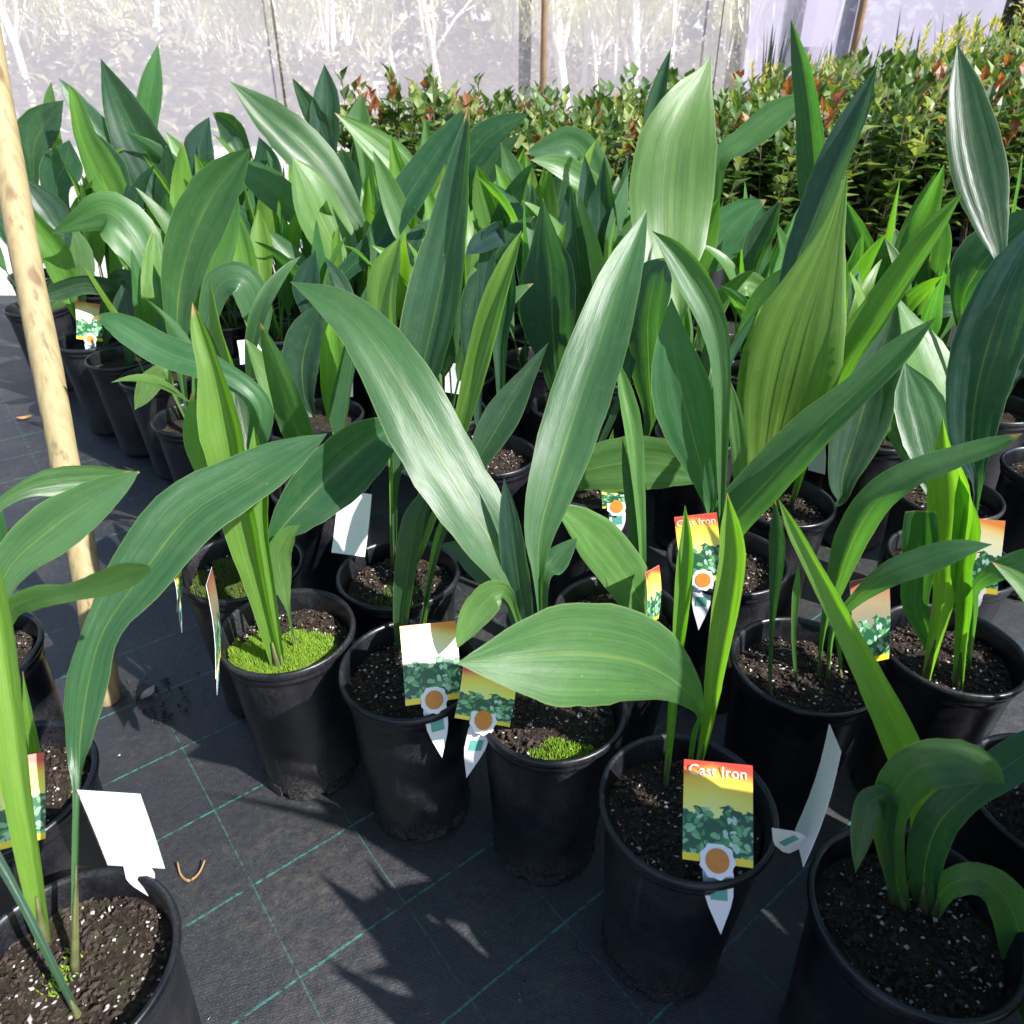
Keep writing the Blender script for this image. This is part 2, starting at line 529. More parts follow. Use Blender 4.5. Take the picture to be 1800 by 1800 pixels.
M['card'] = mat_card('printed_tag_front', [(0.50, (0.80, 0.82, 0.30)), (0.70, (0.86, 0.78, 0.12)), (0.86, (0.88, 0.58, 0.06)), (0.97, (0.78, 0.14, 0.04)), (1.0, (0.66, 0.06, 0.03))])
M['card_old'] = mat_card('weathered_tag_front', [(0.50, (0.22, 0.22, 0.16)), (0.75, (0.30, 0.24, 0.14)), (0.95, (0.34, 0.15, 0.08)), (1.0, (0.30, 0.10, 0.06))])
M['card_faded_blown'] = mat_card('bleached_overexposed_tag_front', [(0.50, (0.80, 0.76, 0.55)), (0.70, (0.86, 0.80, 0.55)), (0.88, (0.86, 0.68, 0.30)), (0.96, (0.85, 0.42, 0.10)), (1.0, (0.80, 0.25, 0.05))])  # bleached print, with the sun's overexposure also painted into its pale colours
M['card_back'] = mat_card_back()
M['white'] = simple('white_plastic', (0.80, 0.80, 0.82), 0.4, 0.04, 30)
M['tag_orange'] = simple('orange_print', (0.62, 0.22, 0.03), 0.45, 0.25, 160)
M['tag_green'] = simple('green_print', (0.10, 0.36, 0.30), 0.45, 0.3, 200)
M['letter'] = simple('pale_lettering', (0.86, 0.80, 0.72), 0.45, 0.05, 30)

# ------------------------------------------------------------------ setting: ground
def grid_sheet(x0, x1, y0, y1, nx, ny, z, amp=0.0):
    V, Fc = [], []
    for j in range(ny + 1):
        for i in range(nx + 1):
            x = x0 + (x1 - x0) * i / nx
            y = y0 + (y1 - y0) * j / ny
            h = amp * (noise.noise(Vector((x * 2.3, y * 2.3, 1.7))) + 0.5 * noise.noise(Vector((x * 6, y * 6, 4)))) if amp else 0
            V.append((x, y, z + h))
    for j in range(ny):
        for i in range(nx):
            a = j * (nx + 1) + i
            Fc.append((a, a + 1, a + nx + 2, a + nx + 1))
    return V, Fc


V, Fc = grid_sheet(-220, 220, -40, 320, 4, 4, -0.012)
g = link('ground', mesh('ground', V, Fc, M['gravel'], False))
tag(g, 'pale sunlit gravel ground reaching to the trees', None, None, 'structure')
V, Fc = grid_sheet(-5, 6, -1.2, 3.9, 160, 80, 0.0, 0.003)
wm = link('weed_mat_ground', mesh('weed_mat_ground', V, Fc, M['mat']))
tag(wm, 'black woven weed mat with green grid threads under the pots', None, None, 'structure')

# ------------------------------------------------------------------ pots
POT_H, POT_R = 0.30, 0.106
SOIL_Z = POT_H - 0.038


def pot_mesh():
    b = 0.079
    prof = [(0.0, 0.004), (b - 0.012, 0.004), (b - 0.004, 0.0), (b, 0.004), (b + 0.0012, 0.012)]
    H = POT_H
    ro = lambda z: b + (0.0985 - b) * z / H
    for z in (0.05, 0.12, 0.20, 0.262):
        prof.append((ro(z), z))
    prof += [(ro(0.272), 0.272), (0.1003, 0.2735), (0.1008, 0.279), (0.1000, 0.2835), (0.1015, 0.2855), (0.1045, 0.2875), (POT_R, 0.2915), (POT_R - 0.0008, 0.297), (0.1030, 0.3000), (0.0995, 0.2985), (0.0975, 0.294), (ro(0.27) - 0.003, 0.265), (ro(0.2) - 0.003, 0.20)]
    V, Fc = lathe(prof, 56)
    return mesh('pot', V, Fc, M['pot'])


def pot_base_mesh():
    # moulded foot ring with drain notches
    mb = MB()
    for k in range(8):
        a = 2 * math.pi * k / 8
        for s in range(4):
            a0 = a + s * 0.15
            a1 = a0 + 0.15
            r0, r1 = 0.0775, 0.0815
            V = []
            for z in (0.001, 0.022):
                for r in (r0, r1):
                    for aa in (a0, a1):
                        V.append((r * math.cos(aa), r * math.sin(aa), z))
            mb.add(V, [(0, 2, 3, 1), (4, 5, 7, 6), (2, 6, 7, 3), (0, 1, 5, 4), (0, 4, 6, 2), (1, 3, 7, 5)])
    return mb.mesh('foot_ring', M['pot'], False)


def soil_mesh(seed):
    rr = random.Random(seed)
    o = Vector((rr.random() * 50, rr.random() * 50, 0))
    V = [(0, 0, 0.004)]
    Fc = []
    n, rings = 44, 11
    for i in range(1, rings + 1):
        r = 0.0928 * i / rings
        for k in range(n):
            a = 2 * math.pi * k / n
            x, y = r * math.cos(a), r * math.sin(a)
            h = 0.007 * noise.noise(Vector((x * 22, y * 22, 0)) + o) + 0.005 * noise.noise(Vector((x * 75, y * 75, 3)) + o) + 0.004 * (1 - i / rings)
            V.append((x, y, h))
    for k in range(n):
        Fc.append((0, 1 + k, 1 + (k + 1) % n))
    for i in range(rings - 1):
        for k in range(n):
            a = 1 + i * n + k
            b = 1 + i * n + (k + 1) % n
            Fc.append((a, a + n, b + n, b))
    return mesh('soil', V, Fc, M['soil'])


def crumbs(name, mat, count, smin, smax, seed, flat=0.7, rmax=0.0885):
    rr = random.Random(seed)
    mb = MB()
    for _ in range(count):
        r = rmax * math.sqrt(rr.random())
        a = rr.random() * 6.283
        s = smin + (smax - smin) * rr.random() ** 2.2
        c = Vector((r * math.cos(a), r * math.sin(a), 0.004 + s * 0.25 + rr.uniform(-0.002, 0.003)))
        mt = Matrix.Rotation(rr.random() * 6.28, 3, 'Z') @ Matrix.Rotation(rr.uniform(-0.7, 0.7), 3, 'X')
        pts = []
        el = rr.uniform(0.8, 2.0)
        for d in ((1, 0, 0), (0, 1, 0), (-1, 0, 0), (0, -1, 0), (0, 0, 1), (0, 0, -1)):
            q = Vector(d) * s * rr.uniform(0.35, 1.25)
            q.x *= el
            q.z *= flat
            pts.append(c + mt @ q)
        mb.add(pts, [(0, 1, 4), (1, 2, 4), (2, 3, 4), (3, 0, 4), (1, 0, 5), (2, 1, 5), (3, 2, 5), (0, 3, 5)])
    return mb.mesh(name, mat, False)


def moss_mesh(mat, seed, test, count):
    rr = random.Random(seed)
    mb = MB()
    for _ in range(count):
        r = 0.0885 * math.sqrt(rr.random())
        a = rr.random() * 6.283
        x, y = r * math.cos(a), r * math.sin(a)
        w = test(x, y) + 0.9 * noise.noise(Vector((x * 34, y * 34, seed))) + 0.4 * noise.noise(Vector((x * 90, y * 90, seed)))
        if w < 0 or (w < 0.3 and rr.random() > w / 0.3):
            continue
        h = rr.uniform(0.003, 0.0075) * (1 + 0.5 * min(1, w))
        b = rr.random() * 6.283
        d = Vector((math.cos(b), math.sin(b), 0)) * 0.0011
        e = Vector((-d.y, d.x, 0))
        lean = Vector((rr.uniform(-1, 1), rr.uniform(-1, 1), 0)) * 0.003
        base = Vector((x, y, 0.002 + 0.006 * min(1, max(0, w)) * (0.7 + 0.6 * noise.noise(Vector((x * 60, y * 60, 9))))))
        mb.add([base - d, base + d, base + e * 1.5, base + lean + Vector((0, 0, h))], [(0, 1, 3), (1, 2, 3), (2, 0, 3)])
    return mb.mesh('moss', mat, False)


ME_POT, ME_FOOT = pot_mesh(), pot_base_mesh()
ME_SOIL = [soil_mesh(s) for s in range(4)]
ME_BARK = [crumbs('bark_chips', M['bark'], 900, 0.0009, 0.0046, s) for s in (1, 2, 3)]
ME_PERL = [crumbs('perlite', M['perlite'], 230, 0.0005, 0.0030, s + 20) for s in (1, 2, 3)]


class Pot:
    pass


POTS = []


def make_pot(pos, label=None, group='aspidistras crowded in the bed', key=None, near=True, extra=None):
    p = Pot()
    p.key, p.pos = key, Vector((pos[0], pos[1], 0.0))
    p.root = bpy.data.objects.new('potted_aspidistra', None)
    p.root.empty_display_size = 0.1
    scene.collection.objects.link(p.root)
    p.root.location = p.pos
    tag(p.root, label or 'aspidistra in black pot', 'potted plant', group)
    rr = random.Random(int(pos[0] * 1000) * 31 + int(pos[1] * 1000))
    rz = rr.random() * 6.28
    po_ = link('pot', ME_POT, p.root, (0, 0, 0.006), (rr.uniform(-0.012, 0.012), rr.uniform(-0.012, 0.012), rz))
    po_.scale = (rr.uniform(0.985, 1.015), rr.uniform(0.985, 1.015), 1)
    if near:
        link('foot_ring', ME_FOOT, p.root, (0, 0, 0.004), (0, 0, rz))
    link('soil', rr.choice(ME_SOIL), p.root, (0, 0, SOIL_Z + 0.006), (0, 0, rz))
    if near:
        link('bark_chips', rr.choice(ME_BARK), p.root, (0, 0, SOIL_Z + 0.006), (0, 0, rz + 1), 'stuff')
        link('perlite', rr.choice(ME_PERL), p.root, (0, 0, SOIL_Z + 0.006), (0, 0, rz + 2), 'stuff')
    p.n = 0
    POTS.append(p)
    return p


RIM = {  # rim centre of each pot as seen in the photograph
    'A': (510, 1113), 'B': (712, 1170), 'C': (948, 1232), 'D': (1205, 1412), 'E': (1605, 1612), 'F': (1412, 1167), 'G': (1672, 1140),
    'H': (702, 1010), 'I': (424, 998), 'J': (567, 730), 'K': (345, 735), 'L': (217, 628), 'M': (160, 598), 'N': (64, 540), 'O': (440, 650),
    'Q': (1002, 715), 'R': (1040, 850), 'S': (1280, 985), 'T': (1370, 880), 'U': (1670, 985), 'V': (1665, 870), 'W': (1860, 825),
    'X': (1745, 715), 'Y': (1085, 1082), 'Z': (115, 1700), 'AA': (5, 1385), 'AB': (-68, 1150), 'R2': (860, 800)}
LABEL = {
    'A': 'aspidistra with tall rolled bright stem in pot with vivid green moss',
    'B': 'aspidistra with dark upright leaves in pot between mossy pot and wide glossy leaf',
    'C': 'aspidistra with the big glossy diagonal leaf, pot half hidden by broad low leaf',
    'D': 'frontmost aspidistra, broad leaf bent sideways, pot with the clearest red and yellow tag',
    'E': 'shaded aspidistra with short arched leaf in pot at the bottom right corner',
    'F': 'aspidistra with thin stems and arching leaf in pot behind the clearest tag',
    'G': 'aspidistra with two pale thick stems in pot near the right edge',
    'H': 'aspidistra with one tall dark leaf in gritty pale-soiled pot behind mossy pot',
    'I': 'aspidistra with long drooping leaf in dark mossy pot behind the vivid mossy pot',
    'J': 'aspidistra in pot beside hanging white tags, behind the drooping leaf',
    'K': 'aspidistra with broad upright leaf in edge-row pot right of the timber pole',
    'L': 'aspidistra with arching pale leaf in edge-row pot, third from the mossy pots',
    'M': 'aspidistra in edge-row pot carrying the white and orange tag by the pole',
    'N': 'aspidistra in last edge-row pot, left of the timber pole',
    'O': 'aspidistra with two yellow-green pointed leaves in second row by the pole',
    'Q': 'aspidistra with broad blue-green leaf behind the tall striped leaf at centre',
    'R': 'aspidistra with sideways pale leaf, its tag showing only an orange round badge',
    'R2': 'aspidistra with narrow yellow-green leaf behind the glossy diagonal leaf',
    'S': 'aspidistra with folded tall stem, pot holding small red and yellow tag',
    'T': 'aspidistra with very broad yellow-green ribbed leaf and dark curling top',
    'U': 'aspidistra with ribbed leaf, pot holding orange-topped tag near right edge',
    'V': 'aspidistra with glossy white-striped tall leaf near the right edge',
    'W': 'aspidistra in shaded pot cut off by the right edge, beside the dark big leaf',
    'X': 'aspidistra in far pot at right edge with soil lit by sun',
    'Y': 'aspidistra with light green slanting leaf in pot behind the broad low leaf',
    'Z': 'aspidistra with long arching leaf in sunny pot at the bottom left corner',
    'AA': 'aspidistra at left edge with drooping leaves crossing the timber pole',
    'AB': 'aspidistra at far left edge, pot rim showing beside the pole'}
pos = {k: at_z(px, py, POT_H) for k, (px, py) in RIM.items()}
pos['OF1'] = Vector((0.628, 0.292, POT_H))  # unseen plants from here on, most added to shade the front pots and mat
pos['OF2'] = Vector((0.83, 0.15, POT_H))
pos['OF3'] = Vector((0.66, 0.575, POT_H))
pos['OF4'] = Vector((0.90, 0.66, POT_H))
pos['OF6'] = Vector((0.61, 0.05, POT_H))
pos['OF12'] = Vector((0.425, 0.205, POT_H))
pos['OF9'] = Vector((1.04, 0.02, POT_H))
pos['OF10'] = Vector((0.86, 0.40, POT_H))
pos['OF11'] = Vector((1.08, 0.26, POT_H))
pos['OF5'] = Vector((-0.95, 0.62, POT_H))
keys = list(pos)
fixed = {'D', 'A'}
for it in range(60):
    for i, a in enumerate(keys):
        for b in keys[i + 1:]:
            d = pos[b] - pos[a]
            d.z = 0
            m = 0.2145 - d.length
            if m > 0:
                d.normalize()
                pos[a] -= d * m * (0.2 if a in fixed else 0.5)
                pos[b] += d * m * (0.2 if b in fixed else 0.5)
# the rest of the bed, on staggered rows behind the pots placed above
edge = [(-0.36, 0.80), (-0.56, 1.15), (-0.86, 1.66), (-1.25, 2.12), (-1.85, 2.72), (-2.5, 3.4)]


def left_edge(y):
    for (x0, y0), (x1, y1) in zip(edge, edge[1:]):
        if y0 <= y <= y1:
            return x0 + (x1 - x0) * (y - y0) / (y1 - y0)
    return -9


fill = []
ca, sa = math.cos(rad(-32)), math.sin(rad(-32))
for i in range(-16, 18):
    for j in range(-2, 18):
        u = i * 0.236 + (0.118 if j % 2 else 0)
        v = j * 0.222 + 0.62
        x = u * ca - v * sa - 0.15
        y = u * sa + v * ca + 0.2
        x += R.uniform(-0.008, 0.008)
        y += R.uniform(-0.008, 0.008)
        if y < 1.05 or y > (3.15 if x < 0.35 else 2.35) or x > 0.74 * y + 0.25 or x < left_edge(y) + 0.12:
            continue
        q = Vector((x, y, POT_H))
        if min((q - p).length for p in pos.values()) < 0.218:
            continue
        fill.append(q)
P = {}
for k in keys:
    near = pos[k].y < 1.55
    if k.startswith('OF'):
        P[k] = make_pot(pos[k], 'unseen aspidistra in black pot, added outside the picture', 'unseen aspidistras added beyond the picture edge', k, near)
    else:
        P[k] = make_pot(pos[k], LABEL[k], 'aspidistras crowded in the bed', k, near)
for q in fill:
    zone = 'right' if q.x > 0.55 * q.y else ('middle' if q.x > -0.1 * q.y else 'left')
    lab = {'left': 'aspidistra deep in the bed in front of the bright tree view, pot hidden by leaves',
           'middle': 'aspidistra deep in the middle of the bed, pot hidden by leaves',
           'right': 'aspidistra deep in the bed before the orange-tipped shrubs, pot hidden by leaves'}[zone]
    make_pot(q, lab, 'hidden pots deep in the bed, ' + zone, None, False)
# moss
link('moss', moss_mesh(M['moss'], 3, lambda x, y: 1.15 - ((x + 0.010) ** 2 / 0.0085 + (y + 0.038) ** 2 / 0.0052), 17000), P['A'].root, (0, 0, SOIL_Z + 0.007), kind='stuff')
link('moss', moss_mesh(M['moss_dark'], 5, lambda x, y: 1.1 - ((x - 0.01) ** 2 / 0.008 + y ** 2 / 0.008), 7000), P['I'].root, (0, 0, SOIL_Z + 0.007), kind='stuff')
link('moss', moss_mesh(M['moss'], 7, lambda x, y: 0.9 - ((x - 0.02) ** 2 / 0.0030 + (y + 0.07) ** 2 / 0.0012), 7000), P['C'].root, (0, 0, SOIL_Z + 0.007), kind='stuff')
link('moss', moss_mesh(M['moss_dark'], 8, lambda x, y: 0.5 - (x ** 2 / 0.006 + (y + 0.03) ** 2 / 0.004), 2600), P['H'].root, (0, 0, SOIL_Z + 0.007), kind='stuff')
link('moss', moss_mesh(M['moss'], 9, lambda x, y: 0.3 - ((x + 0.02) ** 2 / 0.0012 + (y - 0.01) ** 2 / 0.0016), 1800), P['Z'].root, (0, 0, SOIL_Z + 0.007), kind='stuff')

# ------------------------------------------------------------------ aspidistra leaves
TONE = {'d': (0.030, 0.083, 0.042), 'b': (0.032, 0.078, 0.060), 'm': (0.056, 0.140, 0.060), 'l': (0.095, 0.200, 0.066), 'y': (0.125, 0.240, 0.045), 'g': (0.115, 0.240, 0.036)}


def catmull(vals, t):
    n = len(vals) - 1
    f = min(max(t, 0), 0.99999) * n
    i = int(f)
    f -= i
    p0 = vals[max(i - 1, 0)]
    p1, p2 = vals[i], vals[i + 1]
    p3 = vals[min(i + 2, n)]
    return 0.5 * ((2 * p1) + (p2 - p0) * f + (2 * p0 - 5 * p1 + 4 * p2 - p3) * f * f + (3 * p1 - p0 - 3 * p2 + p3) * f ** 3)


def blade_mesh(spine, half, normals, fold, seed, nu=12, wave=0.0, pleat=0.03, curl=0.0):
    """spine: points; half: half widths; normals: blade normals (perpendicular to the spine)"""
    rr = random.Random(seed)
    ph, ph2 = rr.random() * 6.28, rr.random() * 6.28
    npl = rr.choice((3, 4, 5))
    hmax = max(half)
    V, UV, Fc = [], [], []
    ns = len(spine)
    L = [0]
    for a, b in zip(spine, spine[1:]):
        L.append(L[-1] + (b - a).length)
    for i, p in enumerate(spine):
        t = (spine[min(i + 1, ns - 1)] - spine[max(i - 1, 0)]).normalized()
        N = (normals[i] - t * normals[i].dot(t)).normalized()
        S = t.cross(N)
        h = half[i] * (1 + 0.05 * noise.noise(Vector((i * 0.9, ph * 9, 0))) * min(1, i / 6))
        pet = max(0.0, 1 - h / (0.32 * hmax)) if i < ns * 0.6 else 0.0
        fo = fold + 1.25 * pet
        s = L[i]
        for j in range(nu + 1):
            u = -1 + 2 * j / nu
            z = fo * abs(u) ** 1.25 * h - fo * 0.45 * h
            z += curl * u * u * h
            z += pleat * h * math.cos(npl * math.pi * u) * (1 - pet)
            z += wave * h * (u * u) * math.sin(s * 17 + ph + (1.7 if u > 0 else 0)) + 0.9 * wave * h * u * math.sin(s * 9 + ph2)
            w = u * h * (1 - 0.38 * pet)
            if j in (0, nu):
                w *= 1 - 0.10 * max(0.0, noise.noise(Vector((i * 1.9, j * 7.0, ph * 5))) - 0.15) * (1 - pet)
            V.append(p + S * w + N * z)
            UV.append(((u + 1) / 2, L[i] / L[-1]))
    for i in range(ns - 1):
        for j in range(nu):
            a = i * (nu + 1) + j
            Fc.append((a, a + 1, a + nu + 2, a + nu + 1))
    return mesh('leaf', V, Fc, M['leaf'], True, None, UV)


LEAFN = [0]


def tone_color(c, rr, j=0.16):
    k = 1 + rr.uniform(-j, j)
    return (c[0] * k * (1 + rr.uniform(-j, j)), c[1] * k, c[2] * k * (1 + rr.uniform(-j, j)), 1)


def leaf(pot, pts, tone='m', lean=0.0, roll=0.0, roll2=None, fold=0.14, wave=0.10, pleat=0.03, curl=0.0, label=None, ns=30, gloss=None, lean0=0.0):
    """a leaf traced along its midrib: pts = (px, py, apparent width in px); its foot stands in the pot's soil, lean = how far the tip is behind the foot"""
    LEAFN[0] += 1
    rr = random.Random(LEAFN[0] * 13 + 5)
    if isinstance(pot, str):
        pot = P[pot]
    pot.n += 1
    base = at_z(pts[0][0], pts[0][1], SOIL_Z + 0.004)
    d = base - pot.pos
    d.z = 0
    if d.length > 0.068:
        d = d.normalized() * 0.068
    base = Vector((pot.pos.x + d.x, pot.pos.y + d.y, SOIL_Z + 0.004))
    cum = [0]
    for a, b in zip(pts, pts[1:]):
        cum.append(cum[-1] + math.hypot(b[0] - a[0], b[1] - a[1]))
    if gloss is not None:
        # the blade catches the sun: find the lean and turn that mirror it towards the place one stands
        best = None
        im = len(pts) // 2 + 1
        for ln in [x * 0.02 for x in range(-6, 19)]:
            q = [at_y(a[0], a[1], base.y + ln * (cum[i] / cum[-1]) ** 1.4) for i, a in enumerate(pts)]
            tg = (q[im + 1] - q[im - 1]).normalized()
            vd = (Vector((0, 0, CAM_H)) - q[im]).normalized()
            hv = (vd + SUN_V).normalized()
            off = abs(hv.dot(tg)) + 0.05 * abs(ln - lean)
            if best is None or off < best[0]:
                N0 = (vd - tg * vd.dot(tg)).normalized()
                S0 = tg.cross(N0)
                best = (off, ln, math.degrees(math.atan2(hv.dot(S0), hv.dot(N0))))
        lean, roll = best[1], best[2] + gloss
        roll2 = None
    W3 = [base]
    for i in range(1, len(pts)):
        f = cum[i] / cum[-1]
        W3.append(at_y(pts[i][0], pts[i][1], base.y + lean0 + lean * f ** 1.4))
    Wd = []
    for i, p in enumerate(W3):
        Wd.append(0.465 * pts[i][2] * depth(p) / FPX)
    if pts[0][2] > 0:
        Wd[0] = max(Wd[0], 0.0025)
    r2 = roll if roll2 is None else roll2
    spine, half, nor = [], [], []
    for i in range(ns + 1):
        t = i / ns
        p = catmull(W3, t)
        spine.append(p)
    for i in range(ns + 1):
        t = i / ns
        p = spine[i]
        tg = (spine[min(i + 1, ns)] - spine[max(i - 1, 0)]).normalized()
        vd = (Vector((0, 0, CAM_H)) - p).normalized()
        N0 = vd - tg * vd.dot(tg)
        if N0.length < 1e-3:
            N0 = Vector((0, -1, 0))
        N0.normalize()
        S0 = tg.cross(N0)
        r = rad(roll + (r2 - roll) * t)
        nor.append(N0 * math.cos(r) + S0 * math.sin(r))
        half.append(max(0.0004, catmull(Wd, t)) / max(0.5, abs(math.cos(r))))
    half[-1] = max(0.0003, Wd[-1])
    loc = [q - pot.pos for q in spine]
    me = blade_mesh(loc, half, nor, fold, LEAFN[0], 12 if max(half) > 0.012 else 8, wave, pleat, curl)
    o = link('leaf', me, pot.root)
    o.color = tone_color(TONE[tone], rr)
    if label:
        o['label'] = label
    if pot.pos.y < 1.3 and ns >= 30:
        nb = max(3, int(ns * rr.uniform(0.10, 0.2)))
        seg = loc[:nb]
        r0 = max(0.0042, half[0] * 0.8)
        V_, F_ = tube([q + Vector((0, 0, -0.004 if i == 0 else 0)) for i, q in enumerate(seg)], [r0 * (1.05 - 0.85 * (i / (len(seg) - 1)) ** 1.5) for i in range(len(seg))], 8)
        sh = link('sheath', mesh('sheath', V_, F_, M['sheath']), pot.root)
    return o


# pot A: rolled bright stem, pair of dark leaves
leaf('A', [(492, 1182, 18), (458, 1050, 34), (432, 940, 62), (412, 840, 66), (394, 745, 76), (374, 655, 44), (352, 580, 28), (338, 532, 0)], 'g', 0.10, -35, -30, fold=0.75, wave=0.04)
leaf('A', [(484, 1178, 12), (450, 1040, 18), (402, 900, 26), (368, 830, 46), (350, 760, 56), (336, 692, 0)], 'g', 0.10, -20, fold=0.35)
leaf('A', [(498, 1180, 10), (480, 1060, 16), (462, 940, 26), (458, 860, 36), (452, 800, 26), (446, 750, 0)], 'g', 0.08, -30, fold=0.6)
leaf('A', [(519, 1148, 7), (507, 1075, 8), (495, 1020, 36), (490, 975, 44), (505, 940, 32), (528, 922, 0)], 'l', 0.03, 15)
leaf('A', [(480, 1150, 8), (470, 1040, 10), (476, 960, 18), (522, 900, 84), (592, 830, 118), (655, 775, 92), (722, 735, 0)], 'd', 0.16, 10, fold=0.55)
# pot B
leaf('B', [(705, 1135, 20), (706, 1090, 28), (716, 1000, 40), (728, 920, 42), (746, 875, 24), (756, 850, 0)], 'd', 0.05, -35, fold=0.3)
leaf('B', [(735, 1130, 8), (760, 1010, 10), (795, 900, 16), (845, 800, 46), (885, 730, 62), (930, 655, 30), (964, 602, 0)], 'd', 0.12, -25, fold=0.3)
leaf('B', [(748, 1110, 10), (762, 975, 12), (780, 915, 16), (806, 850, 30), (820, 800, 0)], 'y', 0.08, -20)
# pot C: the glossy diagonal leaf and its neighbour
leaf('C', [(935, 1190, 10), (928, 1120, 12), (912, 1062, 22), (893, 1010, 60), (866, 955, 104), (824, 885, 130), (764, 785, 144), (700, 668, 122), (640, 582, 92), (580, 530, 58), (510, 495, 0)], 'm', 0.10, 12, 16, fold=0.10, pleat=0.015, wave=0.12, gloss=-8)
leaf('C', [(955, 1200, 9), (950, 1090, 10), (946, 1000, 26), (950, 930, 62), (975, 840, 96), (1014, 715, 114), (1054, 600, 106), (1090, 490, 80), (1118, 420, 40), (1137, 368, 0)], 'm', 0.10, 22, 14, fold=0.30, pleat=0.015, gloss=-20)
leaf('C', [(942, 1180, 10), (928, 1110, 24), (914, 1040, 46), (902, 960, 48), (893, 890, 28), (886, 840, 0)], 'b', 0.05, -40, -20)
leaf('C', [(930, 1170, 10), (902, 1062, 16), (872, 1042, 52), (840, 1072, 60), (816, 1112, 34), (803, 1140, 0)], 'l', -0.06, -20)
leaf('C', [(925, 1160, 10), (885, 1035, 22), (850, 1000, 54), (812, 968, 38), (772, 957, 0)], 'b', 0.06, -15)
leaf('C', [(960, 1180, 8), (955, 1030, 20), (975, 988, 50), (1002, 958, 24), (1014, 946, 0)], 'm', 0.08, -20)
# pot D
leaf('D', [(1213, 1345, 12), (1220, 1292, 14), (1230, 1252, 18), (1195, 1205, 84), (1125, 1165, 170), (1035, 1150, 206), (945, 1152, 168), (862, 1160, 74), (803, 1166, 0)], 'l', -0.10, 0, -14, fold=0.10, wave=0.12, pleat=0.02, label='broad leaf bent sideways')
leaf('D', [(1170, 1385, 8), (1180, 1280, 15), (1188, 1180, 19), (1198, 1090, 26), (1206, 1000, 31), (1208, 940, 20), (1204, 888, 0)], 'g', 0.08, -10, -20, fold=0.9)
leaf('D', [(1236, 1335, 8), (1248, 1260, 24), (1262, 1170, 38), (1279, 1070, 48), (1290, 985, 50), (1286, 925, 36), (1278, 866, 0)], 'g', 0.08, -30, -10, fold=0.8)
# pot E
leaf('E', [(1590, 1600, 22), (1568, 1510, 44), (1562, 1425, 66), (1605, 1356, 84), (1676, 1338, 84), (1732, 1352, 54), (1766, 1378, 0)], 'm', -0.05, 5, fold=0.3)
leaf('E', [(1625, 1600, 30), (1625, 1520, 60), (1650, 1445, 70), (1705, 1392, 62), (1765, 1350, 72), (1830, 1305, 60), (1900, 1270, 0)], 'd', 0.02, -15, fold=0.3)
leaf('E', [(1570, 1590, 12), (1558, 1480, 26), (1560, 1408, 34), (1528, 1412, 46), (1513, 1478, 36), (1504, 1534, 0)], 'd', -0.06, -15)
leaf('E', [(1640, 1610, 22), (1662, 1560, 44), (1720, 1545, 58), (1772, 1585, 74), (1802, 1680, 78), (1818, 1790, 42), (1826, 1860, 0)], 'm', -0.10, 0, fold=0.3)
leaf('E', [(1605, 1580, 20), (1624, 1450, 42), (1610, 1370, 64), (1574, 1280, 64), (1530, 1190, 52), (1480, 1090, 40), (1432, 1000, 30), (1395, 930, 22), (1369, 878, 0)], 'g', 0.16, -30, -25, fold=0.35)
# pot F
leaf('F', [(1353, 1225, 7), (1357, 1100, 10), (1365, 1000, 26), (1366, 940, 28), (1362, 878, 0)], 'd', 0.03, -15, fold=0.3)
leaf('F', [(1440, 1195, 7), (1448, 1110, 12), (1470, 1030, 34), (1497, 950, 58), (1540, 880, 64), (1600, 835, 54), (1680, 805, 44), (1750, 782, 32), (1797, 762, 0)], 'm', -0.05, -30, -15, fold=0.5)
leaf('F', [(1455, 1200, 7), (1465, 1105, 12), (1500, 1058, 24), (1560, 1012, 48), (1630, 985, 54), (1690, 965, 36), (1744, 957, 0)], 'm', -0.06, -20, fold=0.2)
leaf('F', [(1478, 1190, 5), (1474, 1130, 9), (1462, 1070, 14), (1448, 1030, 0)], 'l', 0.02)
leaf('F', [(1400, 1200, 5), (1395, 1120, 8), (1400, 1040, 14), (1404, 990, 0)], 'l', 0.02)
# pot G
leaf('G', [(1628, 1200, 15), (1645, 1120, 25), (1660, 1050, 38), (1666, 980, 56), (1672, 900, 76), (1668, 842, 66), (1660, 790, 28), (1657, 733, 0)], 'g', 0.06, -25, fold=0.4)
leaf('G', [(1684, 1212, 18), (1690, 1130, 22), (1696, 1060, 28), (1692, 1000, 36), (1702, 930, 44), (1692, 870, 22), (1686, 836, 0)], 'g', 0.04, -20, fold=0.6)
leaf('G', [(1650, 1180, 8), (1622, 1105, 30), (1608, 1060, 46), (1614, 1000, 54), (1618, 950, 60), (1618, 898, 50)], 'm', 0.0, -10, label='leaf with a cut straight end')
leaf('G', [(1702, 1185, 8), (1712, 1085, 12), (1714, 1035, 20), (1750, 1006, 38), (1812, 985, 48), (1872, 970, 0)], 'm', -0.06, -20)
